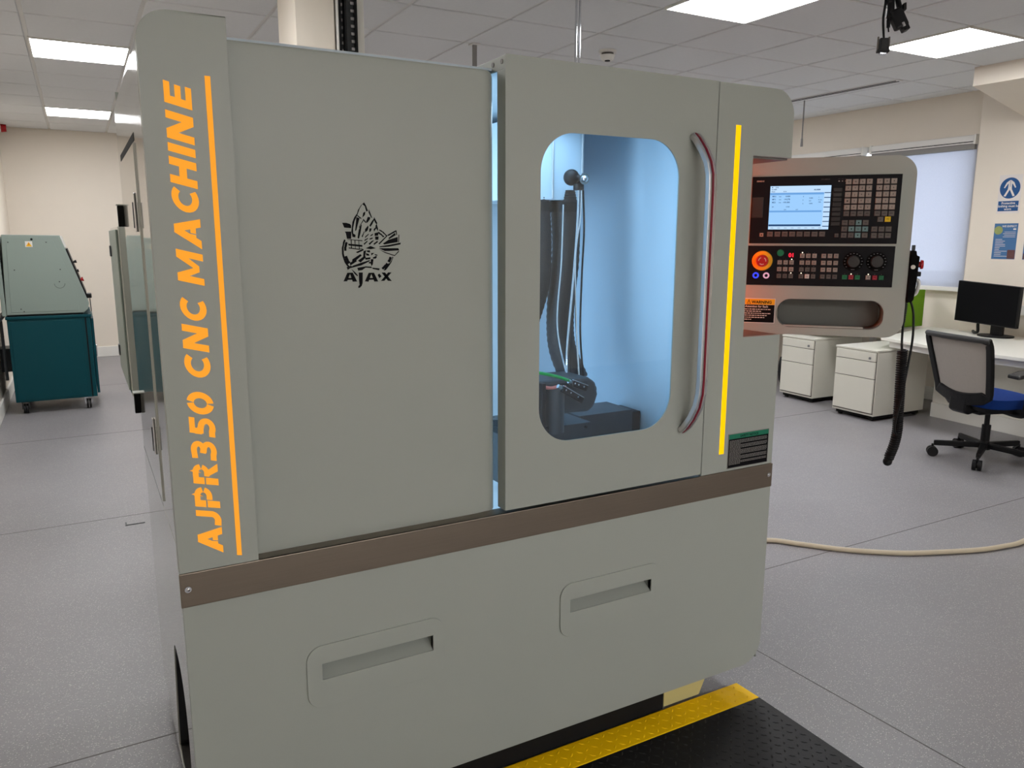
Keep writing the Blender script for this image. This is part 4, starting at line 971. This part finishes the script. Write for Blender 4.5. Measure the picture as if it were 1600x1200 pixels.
# ================================================================== MAT, HOSE
mx0, mx1, my0, my1 = .10, 1.779, .55, 1.692
mt_ = empty('floor_mat', (mx1, my1, 0), 'black rubber anti-fatigue mat with tread pattern and yellow edge in front of the machine', 'mat')
CUR['org'] = (mx1, my1, 0)
done(MB().prism([(mx0, my0, 0), (mx1+.004, my0, 0), (mx1+.004, my1-.096, 0), (mx0, my1-.096, 0)], (0, 0, .012)), 'black_field', 'matblk', mt_, bevel=.002)
done(MB().prism([(mx0, my1-.096, 0), (mx1+.004, my1-.096, 0), (mx1, my1, 0), (mx0, my1, 0)], (0, 0, .0122)), 'yellow_border', 'matyel', mt_, bevel=.003, label='yellow safety border')
def tread(y0, y1, z):
    mb = MB(); P = .026
    nx = int((mx1-mx0)/P); ny = int((y1-y0)/P)
    for i in range(nx):
        for j in range(ny):
            x = mx0+(i+.5)*P; y = y0+(j+.5)*(y1-y0)/ny
            if x > mx1-.012 or (x < .55 and y < 1.4): continue
            a = PI/4 if (i+j) % 2 else -PI/4
            c, s = math.cos(a), math.sin(a); l, w_, hh_ = .0105, .0032, .0016
            b4 = [(x+c*u-s*v, y+s*u+c*v) for u, v in ((-l, 0), (0, -w_), (l, 0), (0, w_))]
            t4 = [(x+.45*(c*u-s*v), y+.45*(s*u+c*v)) for u, v in ((-l, 0), (0, -w_), (l, 0), (0, w_))]
            B = [mb.b.verts.new((*p, z)) for p in b4]; T_ = [mb.b.verts.new((*p, z+hh_)) for p in t4]
            mb.b.faces.new(T_)
            for k in range(4): mb.b.faces.new((B[k], B[(k+1) % 4], T_[(k+1) % 4], T_[k]))
    return mb
done(tread(my0+.01, my1-.098, .012), 'tread_relief', 'matblk', mt_, kind='stuff')
done(tread(my1-.092, my1-.004, .0122), 'border_relief', 'matyel', mt_, kind='stuff')
CUR['org'] = (0, 0, 0)
hp_ = [(2.25, 2.72), (2.55, 2.63), (2.808, 2.532), (2.911, 2.421), (3.041, 2.271), (3.218, 2.131), (3.383, 2.049), (3.597, 1.967), (3.751, 1.936), (3.865, 1.925), (4.15, 1.95), (4.6, 1.90)]
tag(done(MB().tube(catmull([(x, y, .012) for x, y in hp_], 8), .0115, 14), 'floor_hose', 'hose', smooth=True), 'beige hose curving across the grey floor right of the machine', 'hose')
tag(done(MB().box(.10, .185, 4.262, 4.272, 0, .003).box(.094, .102, 4.262, 4.31, 0, .003), 'floor_clip', 'castgrey'), 'small dark metal angle lying on the floor left of the machine', 'clip')
# ================================================================== LEFT: teal trolley and grey-green desktop machine
tx0, tx1, ty0, ty1 = -.55, .012, 7.48, 8.25
tc = empty('tool_trolley', ((tx0+tx1)/2, (ty0+ty1)/2, 0), 'dark teal steel cabinet on castors by the left wall', 'cabinet')
CUR['org'] = ((tx0+tx1)/2, (ty0+ty1)/2, 0)
done(MB().box(tx0, tx1+.035, ty0, ty1, .105, .79), 'body', 'teal', tc, bevel=.004)
done(MB().box(tx0-.008, tx1+.045, ty0-.012, ty1+.01, .79, .815), 'top', 'teal', tc, bevel=.005)
done(MB().box(tx1+.038, tx1+.058, ty0+.03, ty1-.02, .13, .775), 'door', 'teal', tc, bevel=.003)
done(MB().box(tx0+.02, tx1-.03, ty0-.003, ty0+.002, .12, .772), 'side_sheet', 'teal', tc, bevel=.002)
done(MB().box(tx1-.006, tx1+.004, ty0-.004, ty0+.002, .11, .785), 'corner_gap', 'void', tc)
done(MB().box(tx1+.058, tx1+.066, ty0+.08, ty0+.1, .44, .54), 'door_handle', 'chrome', tc, bevel=.002)
for x in (tx0+.065, tx1-.035):
    for y in (ty0+.05, ty1-.06):
        f = done(MB().box(x-.03, x+.03, y-.03, y+.03, .098, .106).box(x-.028, x-.022, y-.018, y+.018, .04, .10).box(x+.022, x+.028, y-.018, y+.018, .04, .10), 'castor', 'chrome' if x > -.2 else 'castgrey', tc)
        done(MB().cyl((x-.018, y, .042), (x-.003, y, .042), .040, seg=20).cyl((x+.003, y, .042), (x+.018, y, .042), .040, seg=20), 'wheel', 'rubber', f, smooth=True)
CUR['org'] = (0, 0, 0)
# desktop machine: sloping front facing +x
dm = empty('desktop_machine', (-.26, 7.85, .815), 'grey-green wedge-shaped desktop machine with sloping control front on the teal cabinet', 'machine')
CUR['org'] = (-.26, 7.85, .815)
prof = [(-.545, .828), (.0, .828), (.045, .868), (.062, .975), (-.110, 1.462), (-.518, 1.468)]
# side profile as measured (x, z)
prof = [(-.545, .828), (.005, .828), (.040, .860), (.050, .905), (-.118, 1.466), (-.520, 1.470)]
done(MB().prism([(x, 7.47, z) for x, z in prof], (0, .70, 0)), 'body', 'seafoam', dm, bevel=.006)
inn = [(x*.93-.018, .828+(z-.828)*.94+.016) for x, z in prof]
inn = [(-.51, .850), (-.03, .850), (-.03, 1.02), (-.165, 1.42), (-.49, 1.43)]
done(MB().prism([(x, 7.466, z) for x, z in inn], (0, .005, 0)), 'side_cover', 'seafoam', dm, bevel=.0015)
done(MB().box(-.575, -.545, 7.47, 8.17, .82, 1.455), 'rear_box', 'seafoam', dm, bevel=.004)
done(MB().box(-.54, .0, 7.48, 8.15, .815, .828), 'plinth', 'void', dm)
for x, z in ((-.478, 1.41), (-.215, 1.41), (-.455, 1.19), (-.135, 1.19), (-.15, 1.09), (-.44, .875), (-.42, .855)):
    done(MB().cyl((x, 7.462, z), (x, 7.466, z), .005, seg=10), 'screw', 'castgrey', dm)
done(MB().cyl((-.315, 7.461, 1.434), (-.315, 7.466, 1.434), .0085, seg=14), 'hole_plug', 'void', dm)
done(MB().tube([(-.150+.038*math.cos(math.radians(a)), 7.466, 1.075+.038*math.sin(math.radians(a))) for a in range(180, 361, 12)], .0015, 6), 'access_arc', 'castgrey', dm)
wlb = done(MB().box(-.362, -.312, 7.463, 7.466, 1.372, 1.418), 'hazard_label', 'inkw', dm)
done(MB().prism([(-.358, 7.461, 1.377), (-.316, 7.461, 1.377), (-.337, 7.461, 1.413)], (0, .002, 0)), 'hazard_triangle', 'yel', wlb)
done(MB().prism([(-.336, 7.459, 1.405), (-.341, 7.459, 1.393), (-.337, 7.459, 1.393), (-.340, 7.459, 1.382), (-.332, 7.459, 1.396), (-.336, 7.459, 1.396)], (0, .002, 0)), 'hazard_bolt', 'red', wlb)
e1 = Vector((.050, 0, .905)); e2 = Vector((-.118, 0, 1.466)); dd = (e2-e1).normalized(); nn = Vector((dd.z, 0, -dd.x))
def onf(f, y, off=0): p = e1.lerp(e2, f)+nn*off; return Vector((p.x, y, p.z))
done(MB().prism([onf(.12, 7.50, 0), onf(.80, 7.50, 0), onf(.80, 7.50, .012), onf(.12, 7.50, .012)], (0, .62, 0)), 'control_front', 'black', dm, bevel=.002)
done(MB().prism([onf(.82, 7.48, 0), onf(.99, 7.48, 0), onf(.99, 7.48, .008), onf(.82, 7.48, .008)], (0, .68, 0)), 'front_trim', 'white', dm, bevel=.002)
for f, r, l, mt in ((.60, .012, .028, 'black'), (.47, .013, .016, 'black'), (.34, .018, .022, 'red')):
    done(MB().cyl(onf(f, 7.55, .012), onf(f, 7.55, .012+l), r*.7, seg=14).cyl(onf(f, 7.55, .012+l*.5), onf(f, 7.55, .012+l), r, seg=16), 'control_knob', mt, dm, smooth=True)
done(MB().box(.030, .075, 7.50, 7.60, .945, .985), 'handle_grip', 'black', dm, bevel=.008)
done(MB().cyl((.062, 7.55, .83), (.060, 7.55, .94), .004, seg=10), 'handle_rod', 'castgrey', dm)
CUR['org'] = (0, 0, 0)
pr = tag(done(MB().cyl((-.60, 7.30, .80), (-.60, 8.4, .80), .022, seg=14).cyl((-.60, 7.6, .28), (-.60, 7.6, .80), .012, seg=10).box(-.66, -.57, 7.95, 8.2, .3, .5), 'wall_pipework', 'castgrey', smooth=False), 'dark pipes and box low on the left wall behind the teal cabinet', 'pipe')

# ================================================================== RIGHT: desks
DZ = .67
dk = empty('desk', (6.0, 3.0, 0), 'long white desk under the window carrying the black monitor', 'desk')
CUR['org'] = (6.0, 3.0, 0)
done(MB().prism([(5.45, 1.2, DZ-.025), (6.62, 1.2, DZ-.025), (6.70, 4.33, DZ-.025), (5.64, 4.045, DZ-.025), (5.47, 3.46, DZ-.025)], (0, 0, .025)), 'top', 'lam', dk, bevel=.003)
done(MB().prism([(5.50, 1.25, DZ-.075), (5.54, 1.25, DZ-.075), (5.56, 3.46, DZ-.075), (5.70, 3.98, DZ-.075), (5.66, 3.98, DZ-.075), (5.52, 3.46, DZ-.075)], (0, 0, .050)), 'rail', 'keyw', dk)
done(MB().prism([(5.93, 1.2, .0), (5.97, 1.2, .0), (6.155, 3.86, .0), (6.115, 3.86, .0)], (0, 0, DZ-.03)), 'modesty_panel', 'lam', dk)
done(MB().prism([(5.915, 1.2, .0), (5.93, 1.2, .0), (6.115, 3.86, .0), (6.10, 3.86, .0)], (0, 0, .12)), 'skirting', 'white', dk, bevel=.002)
for p in ((5.55, 1.4),): done(MB().box(p[0]-.02, p[0]+.02, p[1]-.02, p[1]+.02, 0, DZ-.075), 'leg', 'keyw', dk)
CUR['org'] = (0, 0, 0)
d2 = empty('desk', (6.1, 5.6, 0), 'second white desk farther along the window, behind the console', 'desk')
CUR['org'] = (6.1, 5.6, 0)
done(MB().box(5.74, 6.68, 4.44, 7.6, DZ-.025, DZ), 'top', 'lam', d2, bevel=.003)
for p in ((6.30, 4.6), (5.80, 7.5), (6.6, 4.6), (6.6, 7.5)): done(MB().box(p[0]-.02, p[0]+.02, p[1]-.02, p[1]+.02, 0, DZ-.025), 'leg', 'keyw', d2)
CUR['org'] = (0, 0, 0)
tag(done(MB().box(5.98, 6.68, 4.385, 4.42, DZ+.001, 1.0), 'desk_screen', 'green', bevel=.006), 'bright green fabric desk divider under the window', 'divider')
tag(done(MB().box(PX-.03, PX, 1.2, 3.62, .845, .925), 'wall_trunking', 'white', bevel=.004), 'white cable trunking along the wall behind the monitor', 'trunking')
# pedestals
def pedestal(x, y, yh, depth, label):
    p = empty('drawer_pedestal', (x, y, 0), label, 'drawers', 'white three-drawer pedestals on the floor beside the console')
    done(MB().box(.004, depth, -yh, yh, .045, .565), 'carcass', 'cab', p, bevel=.003)
    done(MB().box(-.006, depth, -yh-.003, yh+.003, .565, .582), 'top', 'cab', p, bevel=.004)
    done(MB().box(.002, .006, -yh+.006, yh-.006, .06, .56), 'gap', 'keyd', p)
    done(MB().box(.03, depth-.03, -yh+.02, yh-.02, .018, .045), 'base', 'void', p)
    for z0, z1, lock in ((.489, .560, 1), (.350, .484, 0), (.070, .345, 0)):
        d = done(MB().box(-.012, .002, -yh+.010, yh-.014, z0, z1), 'drawer', 'cab', p, bevel=.003)
        if lock: done(MB().cyl((-.016, -yh+.06, (z0+z1)/2-.010), (-.012, -yh+.06, (z0+z1)/2-.010), .011, seg=16).box(-.030, -.016, -yh+.058, -yh+.062, (z0+z1)/2-.018, (z0+z1)/2-.002), 'lock', 'chrome', d, smooth=True)
    for a in (.05, depth-.05):
        for b in (-yh+.05, yh-.05): done(MB().cyl((a, b-.012, .018), (a, b+.012, .018), .018, seg=12), 'castor', 'rubber', p, smooth=True)
    return p
p2 = pedestal(5.475, 4.135, .200, .62, 'white steel drawer pedestal with lock, nearest the office chair'); p2.rotation_euler.z = math.radians(-1.5)
p1 = pedestal(5.630, 4.86, .190, .60, 'white steel drawer pedestal with lock, half hidden beside the machine'); p1.rotation_euler.z = math.radians(-1.5)
tag(done(MB().tube(catmull([(5.93, 5.26, .05), (5.90, 5.27, .12), (5.90, 5.28, .24), (5.93, 5.29, .31)], 6), .030, 10), 'waste_bin_handle', 'black', smooth=True), 'black curved edge of something standing behind the farther pedestal', 'bin')
# monitor
mn = empty('monitor', (6.42, 3.62, DZ), 'black flat monitor standing on the white desk', 'monitor', rz=math.radians(0))
CUR['org'] = (6.42, 3.62, DZ)
scr_c = [(6.45, 3.955, .776), (6.33, 3.385, .762), (6.33, 3.380, 1.0845), (6.45, 3.95, 1.109)]
done(MB().prism(scr_c, (.030, -.006, .002)), 'casing', 'black', mn, bevel=.004)
cc = [Vector(p) for p in scr_c]; mid = sum(cc, Vector())/4
done(MB().prism([mid+(c-mid)*.965+Vector((-.0015, .0003, .004)) for c in cc], (.001, 0, 0)), 'display_face', mat('monitor_glass', (5, 5, 8), .55, spec=.08, noise=.05), mn)
done(MB().box(6.470, 6.500, 3.56, 3.66, DZ+.012, DZ+.26), 'stand_neck', 'black', mn, bevel=.006)
done(MB().prism([(6.47+.115*math.cos(2*PI*k/28), 3.61+.135*math.sin(2*PI*k/28), DZ+.001) for k in range(28)], (0, 0, .012)), 'stand_base', 'black', mn, bevel=.003)
done(MB().tube(catmull([(6.455, 3.745, .80), (6.45, 3.75, .76), (6.46, 3.752, .70), (6.50, 3.80, .684), (6.58, 3.86, .684)], 8), .012, 8), 'cable', 'rubber', mn, smooth=True)
CUR['org'] = (0, 0, 0)
# posters
def sign(name, y0, y1, z0, z1, label, build):
    s = empty(name, (PX, (y0+y1)/2, (z0+z1)/2), label, 'sign')
    CUR['org'] = (PX, (y0+y1)/2, (z0+z1)/2); build(s, y0, y1, z0, z1); CUR['org'] = (0, 0, 0)
def wtext(mb, s, size, y, z, b=0, x=.0035, al='CENTER'): text_mesh(mb, s, size, lambda a, c, w: (PX-x, y-a, z+c), b, al)
def disc(mb, cy_, cz, ry, rz_, x, n=36):
    mb.prism([(PX-x, cy_+ry*math.cos(2*PI*k/n), cz+rz_*math.sin(2*PI*k/n)) for k in range(n)], (.0008, 0, 0))
def s1(s, y0, y1, z0, z1):
    done(MB().box(PX-.0022, PX-.0002, y0, y1, z0, z1), 'board', 'signw', s)
    b = MB(); cy_ = (y0+y1)/2; disc(b, cy_, z1-.105, .080, .083, .0030); b.box(PX-.003, PX-.0022, y0+.010, y1-.010, z0+.018, z0+.098)
    done(b, 'blue_field', 'signblue', s)
    f = MB(); X_ = PX-.0036; c = cy_; t = z1-.105
    def P(*a): f.poly([(X_, c-a[i]*.001, t+a[i+1]*.001) for i in range(0, len(a), 2)])
    P(-14, 56, -6, 62, 6, 62, 14, 56, 14, 5, -14, 5); P(-14, 56, -30, 44, -48, 4, -40, 0, -22, 28, -14, 36); P(14, 56, 30, 44, 48, 4, 40, 0, 22, 28, 14, 36)
    P(-14, 5, 2, 5, -1, -14, -28, -66, -44, -62, -16, -10); P(14, 5, -2, 5, 1, -14, 28, -66, 44, -62, 16, -10)
    for i, w_ in enumerate(('Protective', 'clothing must be', 'worn')): wtext(f, w_, .026, cy_, z0+.073-i*.0235, .0006)
    done(f, 'pictogram', 'signw', s)
    f = MB(); X_ = PX-.0040; P(-1.2, 52, 1.2, 52, 1.2, 10, -1.2, 10); P(-6, 58, 0, 46, 6, 58, 4, 58, 0, 50, -4, 58); done(f, 'pictogram_line', 'signblue', s)
sign('safety_sign', 3.640, 3.820, 1.655, 1.960, 'white safety sign with blue circle and white overalls, reading Protective clothing must be worn', s1)
def s2(s, y0, y1, z0, z1):
    done(MB().box(PX-.0022, PX-.0002, y0, y1, z0, z1), 'sheet', 'signlb', s)
    b = MB(); disc(b, y1-.035, z1-.055, .034, .034, .0030); done(b, 'round_picture', 'olive', s)
    b = MB(); b.box(PX-.0032, PX-.0022, y0+.002, y0+.062, z0+.004, z0+.075); done(b, 'corner_picture', 'skin', s)
    f = MB(); rnd = random.Random(3)
    wtext(f, 'WE EXPECT', .024, y0+.005, z1-.030, .0004, al='RIGHT') if False else text_mesh(f, 'WE EXPECT', .0215, lambda a, c, w: (PX-.0032, y1-.062-a, z1-.030+c), .0004)
    f.box(PX-.0032, PX-.0022, y0+.012, y0+.034, z1-.052, z1-.040)
    for i in range(4): f.box(PX-.0030, PX-.0022, y0+.012, y1-.085+.01*(i % 2), z1-.070-i*.013, z1-.067-i*.013)
    for i in range(11):
        L_ = rnd.uniform(.035, .11); f.box(PX-.0030, PX-.0022, y1-.02-L_, y1-.02, z1-.130-i*.0135, z1-.1265-i*.0135)
    done(f, 'print', 'signw', s)
sign('notice_poster', 3.632, 3.818, 1.288, 1.575, 'blue notice poster with white print below the safety sign', s2)
def s3(s, y0, y1, z0, z1):
    done(MB().box(PX-.0022, PX-.0002, y0, y1, z0, z1), 'sheet', 'signlb', s); f = MB()
    for i in range(9): f.box(PX-.0030, PX-.0022, y0+.02, y1-.03, z1-.05-i*.02, z1-.046-i*.02)
    done(f, 'print', 'signw', s)
    done(MB().box(PX-.0032, PX-.0022, y1-.05, y1-.004, z0+.004, z0+.05), 'corner_picture', 'skin', s)
sign('notice_poster', 3.38, 3.572, 1.288, 1.50, 'blue poster cut off by the right edge of the photo', s3)
# ================================================================== OFFICE CHAIR (faces the desk)
chr_ = empty('office_chair', (5.18, 2.88, 0), 'black swivel chair with grey mesh back and blue seat at the white desk', 'chair', rz=math.radians(-16))
# five-star base
done(MB().cyl((0, 0, .075), (0, 0, .13), .036, .030, seg=20), 'hub', 'black', chr_, smooth=True)
for k in range(5):
    a = math.radians(72*k+4); c, s = math.cos(a), math.sin(a)
    leg = MB()
    leg.prism([(c*.025-s*.022, s*.025+c*.022, .085), (c*.025+s*.022, s*.025-c*.022, .085), (c*.30+s*.012, s*.30-c*.012, .075), (c*.30-s*.012, s*.30+c*.012, .075)], (0, 0, .035))
    lg = done(leg, 'leg', 'black', chr_, bevel=.006)
    w_ = MB(); cx, cy_ = c*.305, s*.305; t = Vector((-s, c, 0))
    w_.cyl(Vector((cx, cy_, .034))-t*.026, Vector((cx, cy_, .034))-t*.005, .034, seg=18).cyl(Vector((cx, cy_, .034))+t*.005, Vector((cx, cy_, .034))+t*.026, .034, seg=18)
    w_.cyl((cx, cy_, .03), (cx, cy_, .085), .008, seg=8).cyl(Vector((cx, cy_, .034))-t*.02, Vector((cx, cy_, .034))+t*.02, .022, seg=12)
    done(w_, 'castor', 'rubber', lg, smooth=True)
done(MB().cyl((0, 0, .12), (0, 0, .24), .027, seg=18).cyl((0, 0, .24), (0, 0, .345), .016, seg=14), 'gas_lift', 'black', chr_, smooth=True)
done(MB().box(-.14, .10, -.075, .075, .325, .375), 'mechanism', 'black', chr_, bevel=.012)
# seat: cushioned slab
def loft_pad(mb, z0, z1, lx, ly, cx, crown=.02, nx=10, ny=10):
    def g(z, cr, sc):
        rows = []
        for i in range(nx+1):
            row = []
            for j in range(ny+1):
                u = -1+2*i/nx; v = -1+2*j/ny
                # superellipse squash
                k = 1/max(1, (abs(u)**4+abs(v)**4)**.25)
                x = u*lx*(k if abs(u) > .0 else 1)*sc; y = v*ly*k*sc
                row.append(mb.b.verts.new((cx+x, y, z+cr*(1-u*u)*(1-v*v)-(.03*max(0, u-.5)*2 if cr > 0 else 0))))
            rows.append(row)
        return rows
    T_ = g(z1, crown, 1.0); m_ = g(z0, -0.0, .93)
    for R in (T_, m_):
        for i in range(nx):
            for j in range(ny): mb.b.faces.new((R[i][j], R[i+1][j], R[i+1][j+1], R[i][j+1]))
    def bd(R): return [R[i][0] for i in range(nx)]+[R[nx][j] for j in range(ny)]+[R[i][ny] for i in range(nx, 0, -1)]+[R[0][j] for j in range(ny, 0, -1)]
    a, b = bd(T_), bd(m_); n = len(a)
    for i in range(n): mb.b.faces.new((a[i], a[(i+1) % n], b[(i+1) % n], b[i]))
    return mb
done(loft_pad(MB(), .385, .455, .235, .245, .02), 'seat', 'blue', chr_, smooth=True, label='blue fabric seat')
done(loft_pad(MB(), .365, .392, .225, .235, .02, 0), 'seat_pan', 'black', chr_, smooth=True)
# back: frame loop, mesh; leaning back and curved
def bk(u, v):   # u -1..1 across, v 0..1 up
    z = .43+v*.40; hw = .200+.050*min(1, v*1.15)**.8
    x = -.205-.115*v**1.1-.035*(1-u*u)+.02*v
    return Vector((x, u*hw, z))
fr = []
for i in range(15): fr.append(bk(-1, .10+.90*i/14))
for i in range(1, 12): fr.append(bk(-1+2*i/12, 1.0)+Vector((0, 0, .004)))
for i in range(15): fr.append(bk(1, 1-.90*i/14))
for i in range(1, 12):
    u = 1-2*i/12; fr.append(bk(u, .10-.09*math.sin(PI*i/12)))
fmb = MB(); n = len(fr); secs = []
for i, p in enumerate(fr):
    t = (fr[(i+1) % n]-fr[i-1]).normalized(); nx_ = Vector((1, 0, .25)).normalized(); w = t.cross(nx_).normalized(); nx_ = w.cross(t).normalized()
    hw_ = .021 if i < 14 or 26 < i < 40 else (.014 if 14 <= i <= 26 else .040)
    hw_ = .021 if i in (14, 26) else hw_
    secs.append([fmb.b.verts.new(p+w*a*hw_+nx_*b*.014) for a, b in ((-1, -1), (1, -1), (1, 1), (-1, 1))])
for i in range(n):
    a, b = secs[i], secs[(i+1) % n]
    for k in range(4): fmb.b.faces.new((a[k], a[(k+1) % 4], b[(k+1) % 4], b[k]))
fo = done(fmb, 'back_frame', 'black', chr_, bevel=.005)
mm = MB(); gr = [[mm.b.verts.new(bk(-1+2*j/14, .06+.94*i/14)*1+Vector((.004, 0, 0))) for j in range(15)] for i in range(15)]
for i in range(14):
    for j in range(14): mm.b.faces.new((gr[i][j], gr[i][j+1], gr[i+1][j+1], gr[i+1][j]))
mo_ = done(mm, 'back_mesh', 'mesh', chr_, smooth=True, label='grey mesh backrest')
so = mo_.modifiers.new('thick', 'SOLIDIFY'); so.thickness = .003
# headrest lip and spine
done(MB().tube(catmull([bk(-1.06, 1.0)+Vector((-.012, 0, .006)), bk(-.5, 1.0)+Vector((-.015, 0, .008)), bk(.5, 1)+Vector((-.015, 0, .008)), bk(1.02, 1.0)+Vector((-.008, 0, .004))], 8), .017, 10), 'top_rail', 'dial', chr_, smooth=True)
done(MB().prism([(-.255, -.075, .455), (-.215, -.075, .455), (-.13, -.05, .345), (-.20, -.05, .325), (-.245, -.06, .35)], (0, .14, 0)), 'spine', 'black', chr_, bevel=.012)
for s_ in (-1, 1):
    yy = s_*.285
    pad = MB()
    pad.prism([(-.13, yy-.045*1, .600), (-.05, yy-.048, .622), (.13, yy-.040, .630), (.15, yy, .628), (.13, yy+.040, .630), (-.05, yy+.048, .622), (-.13, yy+.045, .600)], (0, 0, .025))
    ap = done(MB().tube(catmull([(-.02, s_*.10, .365), (-.02, s_*.25, .360), (-.02, s_*.292, .385), (-.01, s_*.292, .50), (.0, yy, .61)], 8), .018, 10), 'arm_support', 'black', chr_, smooth=True)
    done(pad, 'arm_pad', 'dial', chr_, bevel=.008)
